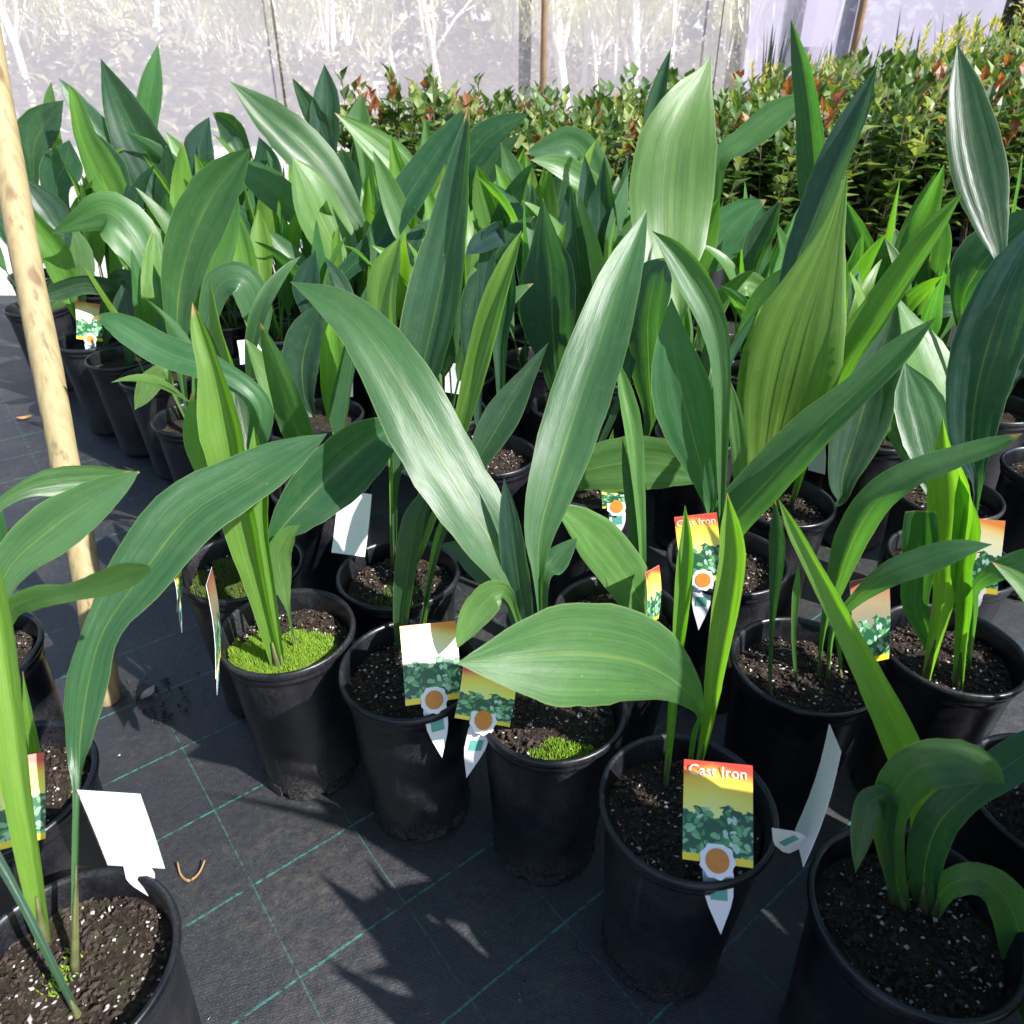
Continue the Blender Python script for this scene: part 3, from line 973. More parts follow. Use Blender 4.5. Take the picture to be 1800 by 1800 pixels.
# pot H: the tall dark leaf
leaf('H', [(697, 1022, 8), (695, 930, 11), (698, 840, 16), (718, 735, 52), (742, 635, 84), (768, 515, 96), (790, 405, 76), (808, 300, 50), (825, 183, 0)], 'd', 0.12, -12, -35, fold=0.45, pleat=0.04)
leaf('H', [(715, 1025, 8), (745, 960, 12), (790, 830, 18), (818, 725, 34), (844, 625, 52), (870, 532, 50), (897, 455, 28), (917, 405, 0)], 'y', 0.16, -38, fold=0.3)
leaf('H', [(690, 1000, 7), (688, 760, 12), (680, 610, 44), (672, 540, 64), (680, 475, 58), (704, 415, 0)], 'y', 0.22, -40, fold=0.3)
leaf('H', [(720, 1010, 6), (736, 960, 16), (742, 900, 28), (750, 850, 18), (760, 820, 0)], 'd', 0.03)
# pot I
leaf('I', [(448, 985, 7), (452, 880, 12), (450, 790, 34), (458, 722, 44), (424, 676, 42), (352, 640, 58), (284, 615, 62), (222, 578, 54), (188, 562, 28), (162, 559, 0)], 'm', 0.06, 20, 5, fold=0.2, label='long drooping leaf with a pinkish dry tip')
leaf('I', [(420, 990, 6), (408, 900, 9), (390, 820, 18), (380, 760, 40), (390, 700, 48), (405, 655, 0)], 'l', 0.12, 0)
leaf('I', [(440, 985, 6), (440, 860, 10), (438, 780, 26), (428, 720, 40), (418, 680, 30), (405, 640, 0)], 'd', 0.18, -10)
# pot K and neighbours by the pole
leaf('K', [(332, 742, 8), (322, 680, 14), (313, 600, 32), (314, 520, 58), (334, 430, 88), (370, 350, 90), (408, 298, 58), (441, 259, 0)], 'm', 0.05, 8, -4, fold=0.6)
leaf('K', [(328, 742, 5), (306, 692, 8), (292, 650, 16), (268, 668, 40), (250, 698, 28), (237, 720, 0)], 'l', -0.04, 10)
leaf('K', [(340, 742, 8), (345, 620, 16), (352, 540, 44), (376, 450, 64), (402, 380, 44), (416, 328, 0)], 'l', 0.10, -25)
leaf('K', [(352, 742, 8), (356, 640, 14), (366, 560, 34), (386, 500, 54), (426, 494, 62), (451, 550, 54), (459, 614, 0)], 'm', 0.02, -15, fold=0.25)
leaf('O', [(442, 662, 8), (450, 600, 18), (438, 520, 46), (425, 450, 56), (415, 400, 38), (407, 352, 0)], 'y', 0.10, -20, fold=0.3)
leaf('O', [(455, 660, 8), (463, 600, 14), (462, 520, 28), (460, 440, 42), (457, 400, 28), (454, 368, 0)], 'y', 0.10, -10, fold=0.4)
leaf('L', [(258, 640, 8), (275, 545, 16), (264, 482, 50), (236, 420, 92), (192, 374, 82), (146, 386, 44), (88, 412, 0)], 'l', 0.06, 15, 5, fold=0.15)
leaf('L', [(230, 640, 8), (250, 560, 12), (262, 470, 16), (236, 400, 0)], 'd', 0.1)
leaf('L', [(225, 645, 8), (232, 590, 34), (222, 540, 46), (214, 500, 0)], 'd', 0.05, -20)
# the far left group
SHIFT = {}
for q in POTS:
    pass


def nearest_pot(px, py):
    w = at_z(px, py, POT_H)
    return min(POTS, key=lambda p: (p.pos.x - w.x) ** 2 + (p.pos.y - w.y) ** 2)


def far(base, pts, tone='m', lean=0.05, roll=0, roll2=None, fold=0.22, **kw):
    p = nearest_pot(*base)
    b = at_y(0, 0, 1)
    q = Vector((p.pos.x + R.uniform(-0.03, 0.03), p.pos.y + R.uniform(-0.03, 0.03), SOIL_Z))
    z = q - Vector((0, 0, CAM_H))
    d = depth(q)
    x = 900 + FPX * q.x / d
    y = 900 + FPX * (-z.y * SP - z.z * CP) / d
    return leaf(p, [(x, y, 8)] + pts, tone, lean, roll, roll2, fold, ns=24, **kw)


far((285, 500), [(288, 440, 12), (300, 390, 32), (276, 310, 88), (240, 240, 88), (206, 170, 56), (177, 103, 0)], 'd', 0.1, -20, fold=0.35)
far((290, 480), [(274, 360, 10), (262, 280, 22), (258, 215, 40), (267, 150, 40), (278, 76, 0)], 'm', 0.1, -15)
far((250, 500), [(255, 380, 8), (235, 300, 38), (190, 250, 48), (150, 200, 42), (122, 162, 26), (103, 138, 0)], 'b', 0.05, 12)
far((220, 500), [(208, 370, 44), (180, 300, 64), (152, 240, 44), (132, 172, 20), (118, 148, 0)], 'y', 0.05, -30)
far((200, 520), [(190, 420, 20), (200, 350, 60), (190, 290, 60), (165, 230, 0)], 'd', 0.1, -20)
far((60, 480), [(58, 310, 22), (60, 250, 58), (85, 210, 48), (112, 176, 0)], 'd', 0.05, -30)
far((100, 480), [(101, 300, 15), (92, 230, 27), (88, 180, 22), (90, 143, 0)], 'l', 0.05, -20)
far((100, 490), [(100, 340, 44), (114, 288, 60), (122, 246, 0)], 'd', 0.05, -30)
far((120, 540), [(112, 440, 16), (92, 382, 62), (62, 342, 44), (34, 308, 0)], 'b', 0.02, 0)
far((130, 570), [(120, 500, 42), (96, 440, 54), (62, 392, 38), (38, 343, 0)], 'g', 0.0, -20, fold=0.4)
far((130, 560), [(126, 500, 54), (131, 440, 60), (120, 388, 0)], 'l', 0.04, 15)
far((240, 570), [(205, 520, 30), (150, 500, 34), (95, 515, 30), (60, 520, 0)], 'd', -0.1, -10)
far((230, 590), [(190, 520, 20), (215, 490, 36), (245, 520, 34), (262, 560, 0)], 'd', -0.06, -10)
far((180, 610), [(140, 560, 14), (138, 520, 24), (128, 490, 0)], 'l', 0.0, -10)
# middle far group
far((640, 560), [(640, 430, 16), (616, 370, 44), (560, 290, 80), (500, 230, 74), (450, 185, 46), (404, 143, 0)], 'm', 0.0, 20, 14, fold=0.12, pleat=0.03, gloss=-10)
far((605, 620), [(600, 510, 22), (590, 440, 90), (565, 380, 92), (540, 320, 58), (514, 277, 0)], 'l', 0.06, 16, fold=0.14, gloss=17)
far((560, 540), [(546, 400, 34), (520, 370, 54), (470, 326, 60), (430, 300, 36), (395, 290, 0)], 'm', 0.0, 16)
far((575, 520), [(575, 300, 32), (573, 230, 56), (575, 170, 48), (570, 112, 0)], 'b', 0.1, -20, fold=0.4)
far((590, 510), [(576, 262, 22), (550, 200, 38), (530, 165, 22), (513, 136, 0)], 'd', 0.1, -20)
far((760, 520), [(736, 340, 32), (700, 290, 64), (650, 245, 48), (588, 198, 0)], 'l', 0.0, 22, pleat=0.04, gloss=-14)
far((640, 500), [(636, 262, 22), (632, 210, 40), (636, 163, 0)], 'm', 0.1, -10, fold=0.4)
far((615, 560), [(606, 372, 56), (605, 312, 66), (600, 258, 0)], 'd', 0.1, -35)
far((440, 500), [(430, 272, 32), (405, 226, 50), (373, 197, 0)], 'd', 0.1, -25, fold=0.5)
far((360, 500), [(352, 320, 40), (350, 260, 56), (368, 205, 0)], 'b', 0.1, -20)
far((320, 480), [(330, 330, 40), (320, 280, 44), (290, 230, 0)], 'l', 0.1, 10)
far((470, 520), [(462, 350, 44), (468, 290, 56), (455, 240, 0)], 'd', 0.1, -25)
far((590, 590), [(585, 510, 20), (660, 430, 48), (712, 350, 66), (762, 275, 54), (800, 222, 30), (823, 186, 0)], 'd', 0.06, -16, fold=0.4, pleat=0.04)
far((700, 600), [(690, 500, 20), (660, 440, 40), (640, 380, 0)], 'y', 0.1, -20)
far((560, 650), [(545, 580, 30), (540, 500, 50), (555, 440, 0)], 'b', 0.08, -30)
leaf('J', [(552, 735, 8), (535, 700, 40), (530, 640, 66), (545, 580, 60), (566, 530, 0)], 'b', 0.05, -20, fold=0.35)
leaf('J', [(580, 735, 7), (600, 640, 12), (620, 560, 16), (600, 500, 30), (570, 450, 0)], 'd', 0.15)
# centre far group
far((1060, 520), [(1050, 380, 16), (1046, 312, 64), (1010, 256, 60), (966, 260, 44), (922, 270, 0)], 'm', -0.05, 12)
far((1130, 580), [(1120, 420, 22), (1080, 370, 38), (1030, 320, 44), (980, 290, 38), (932, 281, 0)], 'l', -0.05, 16)
leaf('Q', [(985, 725, 8), (976, 660, 44), (968, 570, 88), (965, 480, 88), (958, 415, 54), (954, 348, 0)], 'b', 0.08, -52, -45, fold=0.2)
leaf('Q', [(1010, 725, 8), (1030, 600, 30), (1024, 520, 44), (1012, 420, 38), (1004, 328, 0)], 'd', 0.1, -25, fold=0.35)
leaf('Q', [(1020, 720, 8), (1050, 560, 20), (1045, 470, 36), (1030, 400, 26), (1018, 340, 0)], 'l', 0.1, 25, fold=0.3)
leaf('R2', [(870, 805, 8), (880, 700, 14), (880, 600, 28), (890, 520, 40), (900, 430, 0)], 'd', 0.1, -20, fold=0.5)
leaf('R2', [(850, 800, 8), (830, 640, 30), (838, 560, 66), (850, 500, 60), (870, 460, 0)], 'b', 0.05, -10)
leaf('R2', [(840, 800, 8), (845, 560, 16), (860, 430, 34), (880, 410, 44), (840, 430, 36), (818, 448, 0)], 'b', -0.05, 10)
far((860, 560), [(880, 440, 40), (866, 380, 60), (850, 330, 40), (838, 290, 0)], 'g', 0.05, -25, fold=0.4)
far((800, 520), [(840, 380, 24), (850, 320, 36), (880, 270, 34), (915, 235, 0)], 'd', 0.05, -20)
far((820, 520), [(812, 330, 44), (840, 260, 60), (880, 225, 44), (930, 200, 0)], 'd', 0.05, -30)
far((960, 560), [(930, 440, 20), (920, 370, 44), (900, 300, 40), (880, 250, 0)], 'm', 0.05, 0)
# centre right: bright tall leaf and companions
far((1200, 760), [(1198, 600, 14), (1190, 515, 56), (1180, 440, 126), (1180, 340, 158), (1190, 250, 142), (1216, 178, 92), (1238, 132, 34), (1249, 96, 0)], 'l', 0.10, 20, 26, fold=0.12, pleat=0.02, wave=0.14, gloss=-15, label='broad bright leaf shining in the sun')
far((1150, 640), [(1140, 400, 12), (1140, 300, 24), (1150, 200, 34), (1166, 130, 20), (1179, 86, 0)], 'd', 0.1, -20, fold=0.5)
far((1240, 560), [(1250, 380, 12), (1266, 280, 34), (1310, 245, 48), (1360, 205, 54), (1400, 180, 30), (1427, 172, 0)], 'm', 0.0, -10)
far((1225, 640), [(1226, 500, 24), (1246, 455, 64), (1280, 406, 86), (1312, 374, 58), (1347, 351, 0)], 'm', 0.05, 8, pleat=0.04)
far((1420, 620), [(1430, 450, 14), (1432, 330, 52), (1424, 220, 46), (1412, 130, 36), (1400, 75, 18), (1390, 33, 0)], 'd', 0.1, -30, fold=0.5)
leaf('S', [(1270, 1010, 9), (1268, 900, 12), (1268, 760, 24), (1266, 645, 36), (1250, 562, 52), (1215, 492, 58), (1180, 440, 38), (1146, 406, 0)], 'm', 0.10, 22, 5, fold=0.6)
leaf('S', [(1262, 1000, 8), (1255, 920, 16), (1240, 850, 42), (1216, 760, 100), (1196, 680, 110), (1183, 600, 64), (1180, 523, 0)], 'm', 0.08, -5, fold=0.15)
leaf('S', [(1255, 1010, 16), (1257, 990, 30), (1282, 918, 74), (1350, 842, 88), (1430, 757, 78), (1500, 692, 58), (1580, 617, 48), (1645, 558, 0)], 'm', -0.02, -30, -12, fold=0.35)
leaf('S', [(1290, 1005, 8), (1300, 900, 18), (1300, 800, 30), (1290, 720, 26), (1280, 660, 0)], 'l', 0.08, -10)
leaf('R', [(1040, 860, 8), (1000, 850, 24), (1020, 830, 72), (1090, 815, 100), (1160, 815, 98), (1215, 830, 52), (1254, 842, 0)], 'l', -0.04, 10, fold=0.1, lean0=-0.13)
leaf('R', [(1062, 868, 14), (1066, 835, 22), (1072, 790, 15), (1078, 754, 0)], 'g', 0.01, -10, fold=0.6)
leaf('R', [(1085, 860, 8), (1140, 760, 14), (1138, 650, 66), (1136, 560, 90), (1150, 485, 74), (1172, 452, 0)], 'd', 0.08, -50, fold=0.2)
leaf('R', [(1020, 855, 8), (1090, 700, 14), (1110, 600, 30), (1120, 520, 0)], 'd', 0.1, -20)
leaf('Y', [(1140, 1085, 18), (1150, 1108, 34), (1135, 1075, 62), (1105, 1020, 86), (1060, 960, 90), (1015, 914, 56), (968, 886, 0)], 'l', -0.03, 12, fold=0.12)
leaf('Y', [(1135, 1075, 9), (1128, 960, 15), (1122, 860, 24), (1112, 760, 34), (1098, 690, 28), (1084, 628, 0)], 'l', 0.10, 25, fold=0.7)
leaf('Y', [(1120, 1070, 8), (1115, 960, 12), (1108, 880, 20), (1100, 820, 14), (1094, 770, 0)], 'd', 0.06, -20)
leaf('T', [(1350, 880, 8), (1372, 600, 20), (1396, 470, 44), (1428, 385, 62), (1468, 285, 58), (1506, 200, 40), (1542, 116, 0)], 'b', 0.16, -40, fold=0.35)
leaf('T', [(1368, 898, 14), (1350, 840, 66), (1360, 770, 126), (1382, 670, 176), (1408, 570, 160), (1440, 478, 98), (1462, 410, 48), (1480, 340, 18), (1490, 300, 0)], 'y', 0.06, 10, 2, fold=0.14, pleat=0.06, label='very broad yellow-green ribbed leaf')
leaf('T', [(1390, 895, 10), (1432, 760, 20), (1482, 640, 48), (1532, 560, 56), (1592, 470, 52), (1642, 400, 42), (1692, 338, 0)], 'g', 0.08, -35, fold=0.3)
leaf('T', [(1428, 890, 9), (1474, 884, 14), (1482, 838, 54), (1510, 750, 100), (1536, 660, 90), (1561, 580, 44), (1576, 523, 0)], 'b', 0.06, 14, fold=0.35, pleat=0.04)
leaf('U', [(1665, 1000, 8), (1658, 900, 24), (1642, 830, 66), (1626, 750, 90), (1608, 690, 72), (1591, 638, 0)], 'm', 0.06, 8, pleat=0.03, gloss=-24)
leaf('U', [(1715, 985, 8), (1718, 860, 16), (1708, 790, 66), (1715, 700, 100), (1736, 610, 120), (1766, 520, 106), (1797, 450, 74), (1832, 380, 0)], 'b', 0.08, 10, -6, fold=0.2, pleat=0.04)
leaf('V', [(1690, 880, 8), (1745, 560, 12), (1757, 462, 18), (1745, 402, 54), (1728, 330, 84), (1708, 240, 84), (1694, 150, 52), (1683, 78, 0)], 'd', 0.08, 24, 30, fold=0.2, pleat=0.04, gloss=-21, label='glossy leaf with white sun stripes')
leaf('V', [(1690, 870, 8), (1690, 770, 20), (1668, 720, 66), (1620, 620, 70), (1590, 560, 40), (1572, 515, 0)], 'l', 0.04, 24, fold=0.15, pleat=0.015, gloss=14)
leaf('V', [(1660, 870, 8), (1600, 800, 30), (1580, 750, 50), (1545, 740, 40), (1520, 770, 0)], 'm', 0.0, -20, fold=0.4)
leaf('X', [(1755, 720, 8), (1770, 620, 20), (1800, 580, 50), (1840, 560, 0)], 'm', 0.0, 10)
leaf('X', [(1730, 715, 8), (1690, 560, 20), (1720, 470, 80), (1780, 410, 80), (1850, 350, 0)], 'd', 0.0, -40)
far((1545, 620), [(1530, 480, 28), (1505, 410, 40), (1484, 348, 0)], 'm', 0.05, -20, fold=0.4)
far((1580, 600), [(1562, 480, 38), (1553, 440, 34), (1543, 412, 0)], 'l', 0.05, 15)
far((1600, 600), [(1585, 470, 30), (1580, 430, 28), (1572, 400, 0)], 'm', 0.05, 10)
far((1640, 640), [(1650, 540, 50), (1630, 480, 90), (1640, 420, 80), (1660, 370, 0)], 'd', 0.05, -40)
far((1620, 620), [(1600, 560, 60), (1660, 530, 60), (1720, 545, 40), (1760, 560, 0)], 'd', -0.08, -30)
far((1300, 640), [(1320, 500, 20), (1330, 440, 44), (1350, 400, 40), (1372, 350, 0)], 'd', 0.05, -30, fold=0.5)
far((1330, 660), [(1345, 540, 24), (1320, 500, 44), (1290, 510, 34), (1262, 520, 0)], 'l', -0.05, 10)
# left foreground
leaf('Z', [(131, 1712, 12), (133, 1600, 13), (135, 1480, 14), (137, 1390, 16), (138, 1320, 36), (152, 1210, 70), (180, 1110, 64), (240, 1020, 104), (330, 905, 118), (430, 842, 98), (510, 796, 66), (575, 762, 0)], 'm', 0.46, -36, -34, fold=0.16, wave=0.05, label='long arching leaf with yellow tip', ns=40)
leaf('Z', [(80, 1665, 22), (60, 1550, 34), (36, 1400, 44), (14, 1250, 56), (-4, 1120, 62), (-22, 1000, 52), (-34, 900, 0)], 'g', 0.14, -22, fold=0.8)
leaf('Z', [(140, 1790, 10), (90, 1690, 13), (40, 1590, 14), (-20, 1480, 16), (-70, 1380, 0)], 'b', 0.10, 0, fold=0.7)
leaf('AA', [(-10, 1400, 10), (-25, 1240, 18), (-20, 1100, 26), (15, 1000, 66), (90, 930, 98), (160, 880, 78), (216, 846, 36), (244, 828, 0)], 'm', 0.14, 12, fold=0.15)
leaf('AA', [(-30, 1390, 8), (-60, 1100, 12), (-30, 930, 16), (28, 868, 26), (100, 846, 52), (170, 840, 46), (220, 836, 22), (246, 830, 0)], 'm', 0.22, 15, fold=0.2)
leaf('AA', [(0, 1400, 10), (-15, 1200, 22), (8, 1088, 36), (60, 1052, 46), (120, 1042, 34), (180, 1026, 48), (230, 1006, 46), (264, 998, 14)], 'l', -0.13, 5, 25, fold=0.15, label='leaf with a yellow blunt end')
leaf('AA', [(40, 1400, 12), (60, 1330, 18), (50, 1260, 16), (40, 1180, 0)], 'g', 0.02, -10, fold=0.6)


# ------------------------------------------------------------------ remaining leaves deep in the bed
def free_leaf(seed):
    rr = random.Random(seed)
    pet = rr.uniform(0.10, 0.22)
    bl = rr.uniform(0.28, 0.42)
    w = rr.uniform(0.029, 0.046)
    th0 = rr.uniform(0.05, 0.22)
    th1 = rr.choice((rr.uniform(0.1, 0.5), rr.uniform(0.5, 1.3)))
    tw = rr.uniform(-1.6, 1.6)
    n = 20
    p = Vector((0.02, 0, 0))
    spine, half, nor = [], [], []
    tot = pet + bl
    for i in range(n + 1):
        s = i / n * tot
        th = th0 + (th1 - th0) * max(0, (s - pet * 0.6) / (tot - pet * 0.6)) ** 1.6
        d = Vector((math.sin(th), 0, math.cos(th)))
        if i:
            p = p + d * tot / n
        spine.append(p.copy())
        f = max(0, (s - pet) / bl)
        h = 0.0045 if f <= 0 else max(0.0045 * (1 - f), w * (math.sin(math.pi * min(1, f ** 0.78)) ** 0.85))
        half.append(max(0.0004, h))
        t = tw * (i / n)
        nn = Vector((-math.cos(th), 0, math.sin(th)))
        side = Vector((0, 1, 0))
        nor.append(nn * math.cos(t) + side * math.sin(t))
    me = blade_mesh(spine, half, nor, rr.uniform(0.1, 0.4), seed + 900, 8, 0.22, 0.04)
    return me


FREE = [free_leaf(s) for s in range(26)]
tones = ['d', 'b', 'm', 'm', 'l', 'l', 'g', 'd', 'm', 'y', 'l', 'g']
for p in POTS:
    if p.key and p.key.startswith('OF'):
        want = {'OF1': 18, 'OF2': 18, 'OF6': 14, 'OF12': 12, 'OF5': 5}.get(p.key, 11)  # extra leaves on the unseen plants thicken the shade they cast
    elif p.key in (None,):
        want = 7 if p.pos.y > 2.2 else 5
    elif p.key in ('M', 'N', 'W', 'X', 'AB'):
        want = 4
    else:
        want = p.n
    rr = random.Random(int(p.pos.x * 517) * 7 + int(p.pos.y * 611))
    for i in range(max(0, want - p.n)):
        o = link('leaf', rr.choice(FREE), p.root, (rr.uniform(-0.03, 0.03), rr.uniform(-0.03, 0.03), SOIL_Z + 0.004), (rr.uniform(-0.14, 0.14), rr.uniform(-0.14, 0.14), i * 2.4 + rr.random()))
        sc = rr.uniform(0.75, 1.08) if p.pos.y > 2.0 else rr.uniform(0.6, 0.9)
        if p.key == 'AB':
            sc = 0.6
        if p.key and p.key.startswith('OF') and p.key != 'OF5':
            sc = {'OF6': 0.85, 'OF12': 0.72, 'OF3': 0.6, 'OF4': 0.6, 'OF10': 0.75}.get(p.key, 1.15) * rr.uniform(0.9, 1.1)
        o.scale = (sc, sc, sc)
        o.color = tone_color(TONE[rr.choice(tones)], rr)

# ------------------------------------------------------------------ plant tags hooked over pot rims
def text_mesh(body, size, mat):
    cu = bpy.data.curves.new('lettering', 'FONT')
    cu.body = body
    cu.size = size
    cu.align_x = 'CENTER'
    cu.extrude = 0.0001
    cu.resolution_u = 3
    o = bpy.data.objects.new('lettering', cu)
    scene.collection.objects.link(o)
    bpy.context.view_layer.update()
    me = bpy.data.meshes.new_from_object(o.evaluated_get(bpy.context.evaluated_depsgraph_get()))
    bpy.data.objects.remove(o)
    me.materials.clear()
    me.materials.append(mat)
    return me


def disc(r, n, scallop=0.0, k=8):
    V = [(0, 0, 0)]
    for i in range(n):
        a = 2 * math.pi * i / n
        q = r * (1 + scallop * math.cos(k * a))
        V.append((q * math.cos(a), q * math.sin(a), 0))
    n0 = len(V)
    V += [(x, y, -0.0004) for x, y, z in V]
    Fc = [(0, 1 + i, 1 + (i + 1) % n) for i in range(n)]
    Fc += [(n0, n0 + 1 + (i + 1) % n, n0 + 1 + i) for i in range(n)]
    Fc += [(1 + i, n0 + 1 + i, n0 + 1 + (i + 1) % n, 1 + (i + 1) % n) for i in range(n)]
    return V, Fc


def sheet(poly, thick=0.0006):
    n = len(poly)
    V = [(x, y, 0) for x, y in poly] + [(x, y, -thick) for x, y in poly]
    Fc = [tuple(range(n)), tuple(range(2 * n - 1, n - 1, -1))] + [(i, i + n, (i + 1) % n + n, (i + 1) % n) for i in range(n)]
    return V, Fc


ME_LET = text_mesh('Cast Iron', 0.0165, M['letter'])
V, Fc = disc(0.0185, 40, 0.06, 9)
ME_BADGE = mesh('badge', V, Fc, M['white'], False)
V, Fc = disc(0.0125, 28)
ME_BADGE_C = mesh('badge_centre', V, Fc, M['tag_orange'], False)
V, Fc = sheet([(-0.009, -0.009), (0.009, -0.009), (0.009, 0.009), (-0.009, 0.009)], 0.0003)
ME_PRINT = mesh('print_block', V, Fc, M['tag_green'], False)


def plant_tag(b, t, tip, label, z=POT_H + 0.016, y=None, lean=0.07, yaw=0, w=0.078, letters=False, badge=True, dtip=-0.012, bow=0.004, side=None, back=False, faded=False):
    B = at_z(b[0], b[1], z) if y is None else at_y(b[0], b[1], y)
    T = at_y(t[0], t[1], B.y + lean)
    U = T - B
    h = U.length
    U.normalize()
    vd = (Vector((0, 0, CAM_H)) - B).normalized()
    N = (vd - U * vd.dot(U)).normalized()
    S = U.cross(N)
    c, s = math.cos(rad(yaw)), math.sin(rad(yaw))
    N2 = N * c + S * s
    S2 = U.cross(N2)
    if side is not None:      # a lower corner of the card seen in the photograph fixes its turn
        C0 = Vector((0, 0, CAM_H))
        rs = ray(*side)
        tt = (B - C0).dot(U) / rs.dot(U)
        S2 = (C0 + rs * tt - B)
        w = 2 * S2.length if side else w
        S2.normalize()
        N2 = S2.cross(U)
        if back:
            S2, N2 = -S2, -N2
    root = bpy.data.objects.new('plant_tag', None)
    root.empty_display_size = 0.03
    scene.collection.objects.link(root)
    mt = Matrix((S2, U, N2)).transposed().to_4x4()
    mt.translation = B
    root.matrix_world = mt
    tag(root, label, 'plant tag', 'printed tags hooked on the pots')
    # card, slightly bowed
    n = 6
    V, UV, Fc, I = [], [], [], []
    for side in (0, 1):
        for i in range(n + 1):
            f = i / n
            for x in (-0.5, 0.5):
                V.append((x * w, f * h, bow * math.sin(math.pi * f) - 0.0006 * side))
                UV.append((x + 0.5, f))
    m = 2 * (n + 1)
    for i in range(n):
        a = 2 * i
        Fc += [(a, a + 1, a + 3, a + 2), (m + a, m + a + 2, m + a + 3, m + a + 1), (a, a + 2, m + a + 2, m + a), (a + 1, m + a + 1, m + a + 3, a + 3)]
        I += [0, 1, 2, 2]
    Fc += [(0, m, m + 1, 1), (2 * n, 2 * n + 1, m + 2 * n + 1, m + 2 * n)]
    I += [2, 2]
    link('card', mesh('card', V, Fc, [M['card_old'] if faded == 2 else M['card_faded_blown'] if faded else M['card'], M['card_back'], M['white']], False, I, UV), root)
    if letters:
        link('lettering', ME_LET, root, (0, h * 0.855, 0.0028), (0.12, 0, 0))
    if tip is not None:
        TP = at_y(tip[0], tip[1], B.y + dtip)
        D = mt.inverted() @ TP
        L = D.length
        q = Vector((0, -1, 0)).rotation_difference(D.normalized())
        st = sheet([(-0.0135, 0.004), (-0.0165, -0.012), (-0.0150, -0.45 * L), (-0.0115, -0.62 * L), (0, -L), (0.0115, -0.62 * L), (0.0150, -0.45 * L), (0.0165, -0.012), (0.0135, 0.004)])
        so = link('stake', mesh('stake', st[0], st[1], M['white'], False), root)
        so.rotation_mode = 'QUATERNION'
        so.rotation_quaternion = q
        pr = link('print_block', ME_PRINT, so, (0, -0.40 * L, 0.0008))
    if badge:
        bo = link('badge', ME_BADGE, root, (0, 0.003, 0.0022))
        link('badge_centre', ME_BADGE_C, bo, (0, 0, 0.0008))
    return root


plant_tag((1261, 1518), (1262, 1340), (1267, 1643), 'red and yellow tag with a leaf photo on the frontmost pot', letters=True, lean=0.075, dtip=-0.034, w=0.074)
plant_tag((763, 1234), (752, 1096), (777, 1332), 'sunlit tag with orange top edge on the pot beside the vivid moss', lean=0.065, yaw=12, faded=True, dtip=-0.03)
plant_tag((848, 1270), (862, 1180), (820, 1368), 'tag half covered by the tip of the broad low leaf', lean=0.05, yaw=20)
plant_tag((1236, 1022), (1222, 905), (1228, 1108), 'small tag with red heading behind the upright rolled leaf', lean=0.04, letters=True, w=0.068)
plant_tag((1708, 1040), (1722, 912), (1700, 1085), 'orange-topped tag in the pot with two pale stems behind', lean=0.05, w=0.07, faded=True)
plant_tag((1146, 1095), (1147, 1000), None, 'tag showing only its orange corner behind the slanting leaf', lean=0.03, yaw=66, badge=False, w=0.05)
plant_tag((1084, 893), (1082, 842), (1088, 945), 'tag with round orange badge under the sideways pale leaf', lean=0.02, w=0.055)
plant_tag((1530, 1165), (1528, 1015), None, 'faded reversed tag standing behind the diagonal leaf', lean=0.02, yaw=28, badge=False, faded=2, w=0.055)
plant_tag((1405, 1490), (1468, 1296), (1357, 1456), 'tag turned edge-on beside the bottom right pot', lean=0.05, yaw=104, badge=False, dtip=-0.03)
plant_tag((384, 1172), (368, 1012), (382, 1222), 'tag turned edge-on at the side of the vivid mossy pot', lean=0.04, yaw=83, badge=False, faded=2)
plant_tag((316, 1060), (306, 985), (320, 1112), 'thin edge-on tag on the dark mossy pot', lean=0.02, yaw=82, badge=False)
plant_tag((240, 1523), (191, 1392), (262, 1575), 'blank white back of a tag leaning from the bottom left pot', lean=-0.01, badge=False, side=(290, 1526), back=True, bow=0.0008)
plant_tag((8, 1492), (6, 1335), None, 'tag cut by the left edge in the pot above the bottom left pot', lean=0.06, yaw=10, badge=False)
plant_tag((612, 975), (624, 865), None, 'white tag back with a grey shadow stripe behind the gritty pot', lean=0.05, yaw=165, badge=False, w=0.06)
plant_tag((158, 598), (155, 532), (162, 640), 'white and orange tag in the edge-row pot beside the pole', lean=0.05, yaw=25, faded=True)
plant_tag((170, 588), (168, 540), None, 'small green and orange tag tucked behind the white one', lean=0.05, yaw=-8, badge=False, w=0.075)
plant_tag((600, 697), (598, 632), None, 'white tag hanging by the thin stems behind the glossy leaf tip', lean=0.02, yaw=170, badge=False, w=0.06)
plant_tag((800, 692), (808, 640), None, 'cream tag seen left of the narrow yellow-green leaf', lean=0.03, yaw=150, badge=False)
plant_tag((446, 638), (440, 596), None, 'small white tag among the stems by the yellow-green leaves', lean=0.03, yaw=160, badge=False)
plant_tag((1435, 830), (1432, 760), None, 'white tag sliver right of the very broad leaf', lean=0.02, yaw=130, badge=False, w=0.05)
plant_tag((995, 560), (1000, 492), None, 'pale tag lost between stems behind the striped leaf', lean=0.03, yaw=140, badge=False)

